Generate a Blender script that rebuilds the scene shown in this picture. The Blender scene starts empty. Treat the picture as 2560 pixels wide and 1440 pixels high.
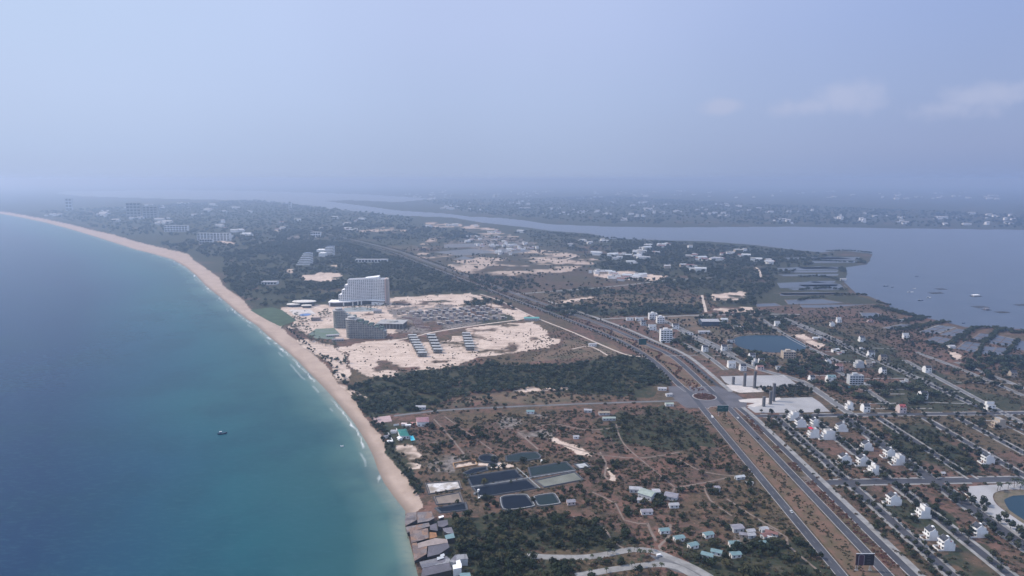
import bpy, bmesh, math, random
import numpy as np
from mathutils import Vector, Matrix

random.seed(7)
rng = np.random.default_rng(7)
sc = bpy.context.scene
COL = sc.collection

# ------------------------------------------------------------------ camera geometry
H = 280.0                                   # flying height of the camera in metres
F, CX, CY = 1707.0, 1280.0, 720.0           # focal length and centre in photo pixels (2560 x 1440)
PITCH = math.atan(272.0 / F)
CP, SP = math.cos(PITCH), math.sin(PITCH)


def G(px, py, z=0.0):
    """map survey: a point of the aerial photograph -> ground coordinates in metres"""
    xc = (px - CX) / F
    yc = -(py - CY) / F
    t = (z - H) / (-SP + yc * CP)
    return (xc * t, (CP + yc * SP) * t)


def GL(pts, z=0.0):
    return [G(x, y, z) for x, y in pts]


def mpp(px, py):
    """metres per photo pixel at a ground point"""
    x, y = G(px, py)
    return (y * CP + H * SP) / F


# ------------------------------------------------------------------ helpers
def tag(o, label=None, cat=None, group=None, kind=None):
    if label:
        o['label'] = label
    if cat:
        o['category'] = cat
    if group:
        o['group'] = group
    if kind:
        o['kind'] = kind
    return o


def empty(name, loc=(0, 0, 0), rz=0.0):
    o = bpy.data.objects.new(name, None)
    o.location = loc
    o.rotation_euler = (0, 0, rz)
    o.empty_display_size = 1.0
    COL.objects.link(o)
    return o


def copy_tree(o, parent=None):
    c = o.copy()
    COL.objects.link(c)
    if parent is not None:
        c.parent = parent
    for ch in list(KIDS.get(o.name, [])):
        k = copy_tree(ch, c)
        KIDS.setdefault(c.name, []).append(k)
    return c


KIDS = {}


class MB:
    def __init__(self):
        self.v = []
        self.f = []
        self.m = []

    def add(self, verts, faces, m=0):
        b = len(self.v)
        self.v += [tuple(map(float, q)) for q in verts]
        self.f += [tuple(b + i for i in f) for f in faces]
        self.m += [m] * len(faces)

    def box(self, x0, y0, z0, x1, y1, z1, m=0):
        x0, x1 = min(x0, x1), max(x0, x1)
        y0, y1 = min(y0, y1), max(y0, y1)
        self.add([(x0, y0, z0), (x1, y0, z0), (x1, y1, z0), (x0, y1, z0), (x0, y0, z1), (x1, y0, z1), (x1, y1, z1), (x0, y1, z1)],
                 [(0, 3, 2, 1), (4, 5, 6, 7), (0, 1, 5, 4), (1, 2, 6, 5), (2, 3, 7, 6), (3, 0, 4, 7)], m)

    def prism(self, poly, z0, z1, m=0):
        a = sum(poly[i][0] * poly[(i + 1) % len(poly)][1] - poly[(i + 1) % len(poly)][0] * poly[i][1] for i in range(len(poly)))
        if a < 0:
            poly = poly[::-1]
        n = len(poly)
        v = [(x, y, z0) for x, y in poly] + [(x, y, z1) for x, y in poly]
        f = [tuple(range(n - 1, -1, -1)), tuple(range(n, 2 * n))]
        f += [(i, (i + 1) % n, n + (i + 1) % n, n + i) for i in range(n)]
        self.add(v, f, m)

    def prism_xz(self, prof, y0, y1, m=0):
        """profile in x-z (counter-clockwise seen from -y), extruded along y"""
        n = len(prof)
        v = [(x, y0, z) for x, z in prof] + [(x, y1, z) for x, z in prof]
        f = [tuple(range(n)), tuple(range(2 * n - 1, n - 1, -1))]
        f += [(i, n + i, n + (i + 1) % n, (i + 1) % n) for i in range(n)]
        self.add(v, f, m)

    def tube(self, pts, r, seg=6, m=0):
        b = []
        for k, p in enumerate(pts):
            p = Vector(p)
            d = Vector(pts[min(k + 1, len(pts) - 1)]) - Vector(pts[max(k - 1, 0)])
            d.normalize()
            u = d.orthogonal().normalized()
            w = d.cross(u)
            rr = r[k] if isinstance(r, (list, tuple)) else r
            b += [tuple(p + (u * math.cos(2 * math.pi * s / seg) + w * math.sin(2 * math.pi * s / seg)) * rr) for s in range(seg)]
        f = []
        for k in range(len(pts) - 1):
            for s in range(seg):
                t = (s + 1) % seg
                f.append((k * seg + s, k * seg + t, (k + 1) * seg + t, (k + 1) * seg + s))
        f.append(tuple(range(seg - 1, -1, -1)))
        f.append(tuple((len(pts) - 1) * seg + s for s in range(seg)))
        self.add(b, f, m)

    def disc(self, cx, cy, z0, z1, rx, ry, seg=24, m=0, rot=0.0, top=1.0):
        c, s = math.cos(rot), math.sin(rot)
        lo, hi = [], []
        for k in range(seg):
            a = 2 * math.pi * k / seg
            x, y = rx * math.cos(a), ry * math.sin(a)
            lo.append((cx + x * c - y * s, cy + x * s + y * c, z0))
            hi.append((cx + (x * c - y * s) * top, cy + (x * s + y * c) * top, z1))
        f = [tuple(range(seg - 1, -1, -1)), tuple(range(seg, 2 * seg))]
        f += [(i, (i + 1) % seg, seg + (i + 1) % seg, seg + i) for i in range(seg)]
        self.add(lo + hi, f, m)

    def build(self, name, mats, parent=None, kind=None, smooth=False):
        me = bpy.data.meshes.new(name)
        me.from_pydata(self.v, [], self.f)
        if not isinstance(mats, (list, tuple)):
            mats = [mats]
        for x in mats:
            me.materials.append(x)
        if len(mats) > 1:
            me.polygons.foreach_set('material_index', self.m)
        if smooth:
            me.polygons.foreach_set('use_smooth', [True] * len(self.f))
        me.update()
        o = bpy.data.objects.new(name, me)
        COL.objects.link(o)
        if parent is not None:
            o.parent = parent
            KIDS.setdefault(parent.name, []).append(o)
        if kind:
            o['kind'] = kind
        return o


# ------------------------------------------------------------------ materials
def lin(r, g, b):
    def c(v):
        v = v / 255.0
        return v / 12.92 if v <= 0.04045 else ((v + 0.055) / 1.055) ** 2.4
    return (c(r), c(g), c(b), 1.0)


def newmat(name):
    m = bpy.data.materials.new(name)
    m.use_nodes = True
    nt = m.node_tree
    return m, nt, nt.nodes['Principled BSDF']


def N(nt, t, **kw):
    n = nt.nodes.new(t)
    for k, v in kw.items():
        setattr(n, k, v)
    return n


def mixc(nt, fac, a, b):
    n = N(nt, 'ShaderNodeMix', data_type='RGBA')
    for s, v in ((0, fac), (6, a), (7, b)):
        if isinstance(v, (int, float)):
            n.inputs[s].default_value = v
        elif isinstance(v, (tuple, list)):
            n.inputs[s].default_value = tuple(v) if len(v) == 4 else tuple(v) + (1.0,)
        else:
            nt.links.new(v, n.inputs[s])
    return n.outputs[2]


def math_(nt, op, a, b=None, clamp=False):
    n = N(nt, 'ShaderNodeMath', operation=op, use_clamp=clamp)
    for i, v in enumerate((a, b)):
        if v is None:
            continue
        if isinstance(v, (int, float)):
            n.inputs[i].default_value = v
        else:
            nt.links.new(v, n.inputs[i])
    return n.outputs[0]


def noise(nt, vec, scale, detail=3.0, rough=0.55):
    n = N(nt, 'ShaderNodeTexNoise')
    n.inputs['Scale'].default_value = scale
    n.inputs['Detail'].default_value = detail
    n.inputs['Roughness'].default_value = rough
    nt.links.new(vec, n.inputs['Vector'])
    return n.outputs['Fac']


def ramp(nt, fac, stops, interp='LINEAR'):
    r = N(nt, 'ShaderNodeValToRGB')
    r.color_ramp.interpolation = interp
    e = r.color_ramp.elements
    while len(e) < len(stops):
        e.new(0.5)
    for k, (p, c) in enumerate(stops):
        e[k].position = p
        e[k].color = c if len(c) == 4 else tuple(c) + (1.0,)
    nt.links.new(fac, r.inputs[0])
    return r.outputs[0]


def pos(nt):
    return N(nt, 'ShaderNodeNewGeometry').outputs['Position']


def sstep(nt, v, a, b):
    n = N(nt, 'ShaderNodeMapRange', interpolation_type='SMOOTHSTEP')
    nt.links.new(v, n.inputs[0])
    n.inputs[1].default_value = a
    n.inputs[2].default_value = b
    return n.outputs[0]


def surf(name, col, rough=0.8, var=0.25, scale=0.25, col2=None, scale2=2.0, spec=0.3, rnd=0.0):
    """weathered paint, concrete, earth: two octaves of stains over a base colour"""
    m, nt, p = newmat(name)
    ps = pos(nt)
    a = noise(nt, ps, scale, 4.0)
    b = noise(nt, ps, scale2, 3.0)
    c2 = col2 if col2 else tuple(x * (1 - var) for x in col[:3])
    c = mixc(nt, sstep(nt, a, 0.35, 0.68), col, c2)
    c = mixc(nt, math_(nt, 'MULTIPLY', sstep(nt, b, 0.5, 0.75), 0.5), c, tuple(x * (1 - var) for x in col[:3]))
    if rnd:
        oi = N(nt, 'ShaderNodeObjectInfo').outputs['Random']
        hs = N(nt, 'ShaderNodeHueSaturation')
        nt.links.new(math_(nt, 'ADD', math_(nt, 'MULTIPLY', oi, rnd * 2), 1 - rnd), hs.inputs['Value'])
        nt.links.new(c, hs.inputs['Color'])
        c = hs.outputs[0]
    nt.links.new(c, p.inputs['Base Color'])
    p.inputs['Roughness'].default_value = rough
    p.inputs['Specular IOR Level'].default_value = spec
    return m


def leafmat(name, c1, c2, c3=None):
    m, nt, p = newmat(name)
    oi = N(nt, 'ShaderNodeObjectInfo').outputs['Random']
    st = [(0.0, c1), (0.6, c2)] + ([(1.0, c3)] if c3 else [])
    c = ramp(nt, oi, st)
    n = noise(nt, pos(nt), 0.9, 2.0)
    hs = N(nt, 'ShaderNodeHueSaturation')
    nt.links.new(c, hs.inputs['Color'])
    nt.links.new(math_(nt, 'ADD', math_(nt, 'MULTIPLY', n, 1.2), 0.4), hs.inputs['Value'])
    nt.links.new(hs.outputs[0], p.inputs['Base Color'])
    p.inputs['Roughness'].default_value = 0.75
    p.inputs['Specular IOR Level'].default_value = 0.2
    return m


def roofmat(name, cols, scale=0.12):
    """sheet-metal roof: panels of differing age, fine ribs"""
    m, nt, p = newmat(name)
    ps = pos(nt)
    oi = N(nt, 'ShaderNodeObjectInfo').outputs['Random']
    v = N(nt, 'ShaderNodeTexVoronoi', distance='CHEBYCHEV')
    v.inputs['Scale'].default_value = scale
    nt.links.new(ps, v.inputs['Vector'])
    sep = N(nt, 'ShaderNodeSeparateColor')
    nt.links.new(v.outputs['Color'], sep.inputs[0])
    f = math_(nt, 'FRACT', math_(nt, 'ADD', sep.outputs[0], oi))
    c = ramp(nt, f, [(k / len(cols), q) for k, q in enumerate(cols)], 'CONSTANT')
    n = noise(nt, ps, 0.7, 4.0)
    c = mixc(nt, math_(nt, 'MULTIPLY', sstep(nt, n, 0.45, 0.75), 0.6), c, (0.05, 0.035, 0.03))
    nt.links.new(c, p.inputs['Base Color'])
    p.inputs['Roughness'].default_value = 0.55
    return m


WHITE = surf('white_render', (0.82, 0.82, 0.81), 0.7, 0.16, 0.15)
CREAM = surf('cream_render', (0.45, 0.38, 0.31), 0.7, 0.15, 0.15)
GREYW = surf('grey_render', (0.50, 0.52, 0.54), 0.7, 0.15, 0.15)
PINKW = surf('pink_render', (0.62, 0.52, 0.50), 0.7, 0.15, 0.15)
DROOF = surf('dark_tile_roof', (0.045, 0.05, 0.065), 0.6, 0.3, 0.6)
RROOF = surf('red_tile_roof', (0.30, 0.07, 0.07), 0.6, 0.3, 0.6)
BROOF = surf('brown_tile_roof', (0.20, 0.10, 0.09), 0.6, 0.3, 0.6)
GROOF = surf('green_sheet_roof', (0.02, 0.16, 0.14), 0.5, 0.25, 0.4)
TROOF = surf('teal_sheet_roof', (0.16, 0.25, 0.265), 0.5, 0.2, 0.5)
TERR = surf('terrace_tile', (0.30, 0.29, 0.28), 0.8, 0.3, 0.5)
GLASS, _nt, _p = newmat('dark_window_glass')
_p.inputs['Base Color'].default_value = (0.02, 0.03, 0.045, 1)
_p.inputs['Roughness'].default_value = 0.12
CONC = surf('raw_concrete', (0.37, 0.365, 0.34), 0.85, 0.3, 0.2)
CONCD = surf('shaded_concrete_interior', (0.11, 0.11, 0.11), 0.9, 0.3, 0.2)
NETG = surf('green_scaffold_net', (0.09, 0.13, 0.12), 0.85, 0.4, 0.15)
PILLAR = surf('pillar_stone', (0.13, 0.13, 0.14), 0.8, 0.25, 0.3)
METAL = surf('galvanised_steel', (0.45, 0.47, 0.49), 0.45, 0.2, 0.4)
ASPH = surf('asphalt', (0.058, 0.060, 0.072), 0.85, 0.3, 0.04, scale2=0.4)
ASPHJ = surf('junction_asphalt', (0.105, 0.102, 0.115), 0.85, 0.25, 0.05, scale2=0.3)
ASPHL = surf('worn_asphalt', (0.14, 0.14, 0.145), 0.85, 0.3, 0.04, scale2=0.4)
PAVE = surf('pale_paving', (0.27, 0.265, 0.26), 0.85, 0.35, 0.12, scale2=0.6)
PLAZA = surf('plaza_paving', (0.33, 0.325, 0.33), 0.85, 0.2, 0.03, scale2=0.25)
WORN = surf('worn_road_paint', (0.20, 0.20, 0.205), 0.8, 0.3, 0.5)
LINE = surf('road_paint', (0.34, 0.335, 0.335), 0.7, 0.3, 0.5)
SANDM = surf('pale_sand', (0.50, 0.42, 0.36), 0.9, 0.2, 0.08)
DIRT = surf('dry_track', (0.205, 0.160, 0.135), 0.9, 0.3, 0.1)
LINER = surf('black_pond_liner', (0.035, 0.04, 0.05), 0.5, 0.3, 0.2)
PALEL = surf('pale_pond_edging', (0.33, 0.34, 0.34), 0.7, 0.4, 0.4)
TRUNK = surf('bark', (0.10, 0.08, 0.065), 0.9, 0.3, 2.0)
LEAF = leafmat('broadleaf_foliage', (0.010, 0.018, 0.009), (0.026, 0.038, 0.018), (0.070, 0.066, 0.032))
STREET = leafmat('street_tree_foliage', (0.012, 0.020, 0.012), (0.026, 0.036, 0.021), (0.05, 0.056, 0.03))
WOODL = leafmat('wood_foliage', (0.014, 0.027, 0.017), (0.034, 0.052, 0.030), (0.085, 0.088, 0.050))
SHRUBL = leafmat('dry_shrub_foliage', (0.030, 0.040, 0.020), (0.062, 0.060, 0.032), (0.105, 0.070, 0.050))
REDL = leafmat('red_leaf_planting', (0.13, 0.045, 0.045), (0.075, 0.055, 0.035), (0.16, 0.085, 0.07))
PALML = leafmat('palm_fronds', (0.030, 0.040, 0.022), (0.045, 0.055, 0.03), (0.06, 0.06, 0.035))


def water_shader(nt, p, col, normal, rough, refl):
    """turbid water: body colour below a skin of broken sky reflection"""
    out = nt.nodes['Material Output']
    d, g_ = N(nt, 'ShaderNodeBsdfDiffuse'), N(nt, 'ShaderNodeBsdfGlossy')
    g_.inputs['Roughness'].default_value = rough
    fr = N(nt, 'ShaderNodeFresnel')
    fr.inputs['IOR'].default_value = 1.33
    nt.links.new(col, d.inputs['Color'])
    for q in (g_, fr):
        nt.links.new(normal, q.inputs['Normal'])
    mx = N(nt, 'ShaderNodeMixShader')
    nt.links.new(math_(nt, 'MULTIPLY', fr.outputs[0], refl), mx.inputs[0])
    nt.links.new(d.outputs[0], mx.inputs[1])
    nt.links.new(g_.outputs[0], mx.inputs[2])
    nt.links.new(mx.outputs[0], out.inputs['Surface'])
    nt.nodes.remove(p)


def watermat(name, c1, c2, rough=0.12, bump=0.12, scale=0.2, refl=0.45):
    m, nt, p = newmat(name)
    ps = pos(nt)
    c = mixc(nt, sstep(nt, noise(nt, ps, 0.012, 4.0), 0.35, 0.7), c1, c2)
    b = N(nt, 'ShaderNodeBump')
    b.inputs['Strength'].default_value = bump
    b.inputs['Distance'].default_value = 0.4
    nt.links.new(noise(nt, ps, scale, 3.0), b.inputs['Height'])
    water_shader(nt, p, c, b.outputs[0], rough, refl)
    return m


LAGW = watermat('lagoon_water', (0.060, 0.082, 0.122), (0.072, 0.094, 0.134), 0.3, 0.2, 0.1, 0.5)
LAKEW = watermat('lake_water', (0.018, 0.040, 0.062), (0.022, 0.048, 0.07), 0.15)
PONDW = watermat('pond_water', (0.006, 0.010, 0.019), (0.010, 0.015, 0.024), 0.2, refl=.28)
PONDG = watermat('greenish_pond_water', (0.014, 0.026, 0.029), (0.020, 0.032, 0.033), 0.2, refl=.30)
FISHW = watermat('fish_pond_water', (0.065, 0.080, 0.108), (0.085, 0.098, 0.122), 0.3)
PITW = watermat('pit_water', (0.085, 0.092, 0.105), (0.11, 0.105, 0.10), 0.3, refl=.35)
POOLW = watermat('swimming_pool_water', (0.05, 0.42, 0.55), (0.08, 0.48, 0.60), 0.1)

# ------------------------------------------------------------------ numpy noise and regions


def _h(ix, iy, s):
    v = np.sin(ix * 127.1 + iy * 311.7 + s * 74.7) * 43758.5453
    return v - np.floor(v)


def vnoise(x, y, s):
    ix, iy = np.floor(x), np.floor(y)
    fx, fy = x - ix, y - iy
    fx, fy = fx * fx * (3 - 2 * fx), fy * fy * (3 - 2 * fy)
    a = _h(ix, iy, s) * (1 - fx) + _h(ix + 1, iy, s) * fx
    b = _h(ix, iy + 1, s) * (1 - fx) + _h(ix + 1, iy + 1, s) * fx
    return a * (1 - fy) + b * fy


def fbm(x, y, wl, s, octv=3):
    t, a, n = 0.0, 1.0, 0.0
    for k in range(octv):
        t = t + a * vnoise(x / wl, y / wl, s + k)
        n += a
        a *= 0.5
        wl /= 2.1
    return t / n * 2 - 1


def inpoly(x, y, poly):
    poly = np.asarray(poly)
    r = np.zeros(x.shape, bool)
    bb = (x >= poly[:, 0].min()) & (x <= poly[:, 0].max()) & (y >= poly[:, 1].min()) & (y <= poly[:, 1].max())
    idx = np.nonzero(bb)[0]
    if len(idx) == 0:
        return r
    xs, ys = x[idx], y[idx]
    c = np.zeros(len(idx), bool)
    n = len(poly)
    for i in range(n):
        x1, y1 = poly[i]
        x2, y2 = poly[(i + 1) % n]
        if y1 == y2:
            continue
        k = (y1 > ys) != (y2 > ys)
        c ^= k & (xs < (x2 - x1) * (ys - y1) / (y2 - y1) + x1)
    r[idx] = c
    return r


def dline(x, y, line):
    d = np.full(x.shape, 1e9)
    for (x1, y1), (x2, y2) in zip(line[:-1], line[1:]):
        dx, dy = x2 - x1, y2 - y1
        t = np.clip(((x - x1) * dx + (y - y1) * dy) / (dx * dx + dy * dy + 1e-9), 0, 1)
        d = np.minimum(d, np.hypot(x - x1 - t * dx, y - y1 - t * dy))
    return d


SEA_Z = -1.5
WATERLINE = [(-900, 430 + 40), (-300, 500), (0, 534), (60, 545), (120, 558), (180, 574), (240, 592), (290, 608), (340, 624), (380, 634), (430, 648), (465, 668), (490, 688), (515, 715), (555, 747), (590, 777), (620, 800), (640, 812), (673, 842), (707, 869), (740, 898), (773, 932), (807, 966), (840, 1002), (867, 1035), (885, 1057), (900, 1080), (918, 1110), (933, 1140), (945, 1175), (960, 1207), (982, 1238), (1013, 1277), (1015, 1310), (1022, 1345), (1032, 1385), (1045, 1440), (1062, 1500), (1090, 1600), (1160, 1900)]
BEACH_IN = [(-900, 467), (-300, 496), (0, 528), (60, 538), (120, 549), (180, 562), (240, 577), (290, 588), (340, 604), (400, 618), (445, 628), (472, 634), (486, 652), (515, 672), (545, 690), (560, 716), (600, 744), (640, 783), (673, 803), (707, 823), (740, 851), (773, 879), (807, 907), (840, 948), (873, 983), (907, 1026), (930, 1060), (957, 1093), (967, 1131), (1000, 1177), (1033, 1220), (1060, 1270), (1040, 1284)]
WL = GL(WATERLINE, SEA_Z)
SEA_POLY = WL + [(-3000, 100), (-60000, 100), (-60000, 30000)]
LAGOON_PX = [(130, 481), (400, 475), (640, 478), (900, 486), (1080, 497), (1000, 505), (880, 500), (800, 501), (900, 514), (1000, 527), (1125, 535), (1175, 542), (1250, 545), (1318, 552), (1375, 561), (1500, 566), (1640, 569), (1800, 568), (2000, 567), (2200, 571), (2560, 575), (2900, 578), (3600, 582), (3600, 850), (2700, 826), (2560, 824), (2495, 821), (2415, 820), (2367, 807), (2310, 795), (2225, 776), (2217, 760), (2167, 740), (2135, 732), (2107, 705), (2115, 685), (2112, 668), (2165, 661), (2180, 634), (2100, 626), (2060, 632), (1960, 622), (1880, 612), (1760, 603), (1640, 600), (1525, 597), (1475, 584), (1375, 577), (1312, 568), (1200, 556), (1125, 543), (1000, 539), (875, 527), (793, 518), (640, 501), (400, 496), (200, 490)]
LAG = GL(LAGOON_PX, SEA_Z)

# ground cover, surveyed as polygons: (kind, wobble in metres, outline)
COVER = [
    # green woods and groves
    ('G', 14, [(875, 965), (940, 945), (1000, 936), (1240, 905), (1400, 915), (1560, 888), (1620, 905), (1690, 970), (1660, 988), (1440, 985), (1300, 975), (1200, 985), (1130, 1003), (1040, 1030), (900, 1037), (880, 1000)]),
    ('G', 25, [(380, 600), (700, 575), (860, 600), (1030, 650), (1150, 700), (1235, 735), (1180, 732), (980, 742), (830, 758), (700, 765), (640, 775), (600, 742), (560, 705), (520, 668), (460, 630)]),
    ('G', 25, [(1490, 650), (1520, 612), (1640, 603), (1900, 618), (2100, 640), (1960, 690), (1880, 765), (1780, 760), (1740, 720), (1560, 700), (1470, 660)]),
    ('G', 15, [(1340, 770), (1500, 760), (1760, 765), (1740, 785), (1540, 792), (1420, 790)]),
    ('G', 60, [(-400, 480), (1200, 555), (1640, 598), (1500, 612), (1300, 585), (1040, 575), (900, 570), (700, 600), (400, 615), (100, 548)]),
    ('G', 15, [(1350, 735), (1480, 715), (1600, 730), (1740, 750), (1660, 768), (1450, 760)]),
    ('G', 8, [(1090, 1300), (1280, 1288), (1420, 1290), (1530, 1320), (1620, 1360), (1540, 1375), (1400, 1372), (1310, 1382), (1430, 1440), (1500, 1700), (1000, 1700), (1080, 1400)]),
    ('G', 8, [(1650, 1330), (1800, 1370), (1960, 1330), (2040, 1370), (2140, 1450), (2200, 1700), (1850, 1700), (1720, 1400)]),
    ('G', 8, [(1500, 1040), (1640, 1015), (1740, 1040), (1790, 1110), (1700, 1130), (1560, 1110), (1480, 1080)]),
    ('G', 8, [(2200, 1060), (2320, 1060), (2460, 1180), (2400, 1190), (2270, 1140)]),
    ('G', 5, [(960, 1050), (1000, 1060), (1050, 1110), (990, 1115), (960, 1095)]),
    ('G', 5, [(965, 1100), (1000, 1110), (1060, 1230), (1040, 1235), (1010, 1190), (970, 1140)]),
    ('G', 10, [(600, 770), (700, 768), (745, 800), (700, 818), (660, 795)]),
    ('G', 12, [(1850, 770), (1980, 790), (1960, 830), (1850, 832), (1800, 800)]),
    ('G', 10, [(1060, 740), (1150, 738), (1165, 752), (1070, 756)]),
    ('G', 10, [(1220, 775), (1290, 780), (1310, 800), (1180, 815), (1100, 822), (1120, 810), (1250, 797)]),
    ('G', 12, [(1940, 635), (2160, 640), (2110, 700), (2130, 735), (2210, 760), (2100, 760), (1900, 765), (1900, 700)]),
    ('G', 10, [(2200, 1230), (2260, 1230), (2560, 1440), (2480, 1500)]),
    ('G', 9, [(1690, 800), (1760, 840), (1860, 890), (1800, 900), (1700, 850)]),
    ('G', 9, [(2000, 800), (2200, 860), (2400, 960), (2300, 960), (2100, 900)]),
    ('G', 9, [(2100, 960), (2330, 960), (2560, 1000), (2560, 1030), (2200, 1020)]),
    # open dry ground
    ('O', 20, [(1330, 720), (1480, 740), (1600, 735), (1740, 745), (1780, 765), (1640, 770), (1400, 765)]),
    ('O', 20, [(900, 600), (1060, 585), (1050, 640), (1010, 630)]),
    ('O', 8, [(1400, 820), (1500, 850), (1560, 890), (1400, 900), (1290, 905), (1400, 870)]),
    ('O', 10, [(1160, 990), (1300, 975), (1440, 985), (1640, 990), (1640, 1000), (1300, 1010), (1140, 1015)]),
    # pale sand
    ('S', 9, [(835, 868), (1000, 848), (1080, 862), (1150, 835), (1200, 815), (1240, 812), (1335, 806), (1392, 852), (1380, 868), (1290, 880), (1190, 895), (1130, 918), (1000, 935), (925, 942), (880, 915)]),
    ('S', 9, [(700, 772), (830, 760), (980, 744), (1170, 732), (1220, 745), (1150, 760), (1190, 775), (1120, 790), (1000, 800), (1000, 835), (860, 850), (800, 840), (720, 822), (740, 800)]),
    ('S', 9, [(1230, 757), (1330, 790), (1290, 800), (1220, 770)]),
    ('S', 8, [(750, 688), (775, 688), (805, 682), (850, 683), (862, 691), (850, 700), (800, 709), (765, 703)]),
    ('S', 7, [(713, 676), (735, 672), (745, 676), (728, 684)]),
    ('S', 6, [(828, 664), (840, 662), (846, 668)]),
    ('S', 25, [(1060, 645), (1150, 625), (1300, 618), (1440, 636), (1510, 655), (1480, 668), (1340, 690), (1150, 678)]),
    ('S', 18, [(1040, 640), (1062, 605), (1090, 590), (1105, 592), (1075, 612), (1062, 650)]),
    ('S', 18, [(1150, 572), (1190, 560), (1250, 580), (1330, 600), (1260, 605), (1190, 590)]),
    ('S', 18, [(880, 578), (960, 568), (1030, 578), (1000, 588)]),
    ('S', 20, [(1060, 558), (1100, 553), (1160, 565), (1100, 572)]),
    ('S', 10, [(1470, 685), (1560, 678), (1660, 690), (1640, 700), (1540, 700)]),
    ('S', 8, [(1400, 752), (1475, 740), (1480, 744), (1420, 758)]),
    ('S', 8, [(1780, 770), (1880, 768), (1900, 778), (1800, 782)]),
    ('S', 8, [(1780, 735), (1860, 730), (1860, 750), (1790, 752)]),
    ('S', 4, [(1275, 975), (1330, 965), (1420, 966), (1430, 972), (1300, 980)]),
    ('S', 4, [(990, 1117), (1040, 1115), (1060, 1140), (1030, 1150), (1000, 1140)]),
    ('S', 4, [(1015, 1160), (1040, 1157), (1045, 1172), (1025, 1176)]),
    ('S', 6, [(1980, 838), (2010, 835), (2040, 852), (2066, 862), (2050, 872), (2012, 856)]),
    ('S', 6, [(680, 795), (700, 815), (720, 845), (780, 850), (830, 865), (870, 910), (880, 960), (905, 1000), (870, 985), (820, 910), (760, 870), (700, 825), (660, 800)]),
    ('S', 6, [(2355, 877), (2385, 882), (2415, 897), (2395, 900)]),
    ('S', 5, [(1370, 1085), (1400, 1095), (1470, 1135), (1440, 1138), (1400, 1112)]),
    ('S', 4, [(1508, 1158), (1520, 1180), (1552, 1200), (1530, 1202), (1510, 1180)]),
    ('S', 5, [(1130, 1172), (1165, 1160), (1262, 1158), (1300, 1162), (1240, 1172), (1180, 1168)]),
    ('P', 6, [(1070, 1100), (1160, 1150), (1120, 1190), (1060, 1180)]),
    ('P', 5, [(1590, 1225), (1690, 1240), (1700, 1285), (1600, 1290)]),
    ('P', 5, [(1830, 1320), (1930, 1320), (1940, 1370), (1850, 1360)]),
    ('S', 12, [(560, 600), (590, 603), (570, 612), (530, 612)]),
    ('S', 16, [(675, 576), (700, 574), (690, 582)]),
    ('P', 8, [(1250, 1035), (1340, 1030), (1420, 1060), (1460, 1085), (1380, 1100), (1300, 1090), (1240, 1060)]),
    ('P', 6, [(1920, 1070), (1960, 1110), (2060, 1200), (2030, 1205), (1960, 1130)]),
    ('P', 12, [(960, 760), (1060, 755), (1240, 770), (1260, 800), (1100, 830), (1010, 830), (1000, 800)]),
    ('P', 30, [(700, 595), (800, 588), (800, 605), (700, 612)]),
    ('P', 30, [(1180, 590), (1330, 600), (1340, 620), (1220, 625), (1100, 612)]),
    ('O', 10, [(1660, 790), (1900, 790), (2040, 900), (1990, 960), (1800, 930), (1700, 850)]),
]
# ------------------------------------------------------------------ ground, sea and lagoon: one polar grid
na, nd = 1150, 560
az = np.radians(np.linspace(-47, 47, na))
dep = np.radians(np.concatenate([[0.02, 0.12, 0.25, 0.4], np.linspace(0.5, 36, nd - 8), [42, 52, 65, 80]]))
dist = H / np.tan(dep)
dist = np.minimum(dist, 42000.0)
dist[0] = 60000.0
dist[1] = 50000.0
AZ, DI = np.meshgrid(az, dist)
X = (DI * np.sin(AZ)).ravel()
Y = (DI * np.cos(AZ)).ravel()
NV = X.size
wn = np.minimum(1.0, 300.0 / np.maximum(DI.ravel(), 1.0))
W1, W2 = fbm(X, Y, 45.0, 1, 4), fbm(X, Y, 45.0, 9, 4)
V1, V2 = fbm(X, Y, 170.0, 21, 4), fbm(X, Y, 170.0, 29, 4)
sea_in = inpoly(X, Y, SEA_POLY)
near = np.ones(NV, bool)
sd = dline(X, Y, WL)
sd = np.where(sea_in, -sd, sd)
lag_in = inpoly(X + V1 * 12, Y + V2 * 12, LAG)
ld = dline(X, Y, LAG + LAG[:1])
ld = np.where(lag_in, -ld, ld)
BEACH = GL(WATERLINE[:len(BEACH_IN)] , SEA_Z)
beach_poly = GL([p for p in WATERLINE if p[1] < 1290], SEA_Z) + GL(BEACH_IN)[::-1]
bch = inpoly(X + W1 * 5, Y + W2 * 5, beach_poly) | ((sd < 6) & (sd > -40) & (Y > 545))
bch &= (sd < 95 + 12 * W1) | (Y < 1700)
Z = np.clip(SEA_Z + sd * 0.055, -6, 0)
Z = np.minimum(Z, np.clip(ld * 0.12 - 0.9, -6, 0))
M = {k: np.zeros(NV) for k in 'SGPOBT'}
U1, U2 = fbm(X, Y, 14.0, 101, 3), fbm(X, Y, 14.0, 109, 3)
RAG_S, RAG_L = fbm(X, Y, 38.0, 121, 4), fbm(X, Y, 110.0, 131, 5)
RAG_X = fbm(X * 0.35, Y, 60.0, 141, 4)
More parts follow.
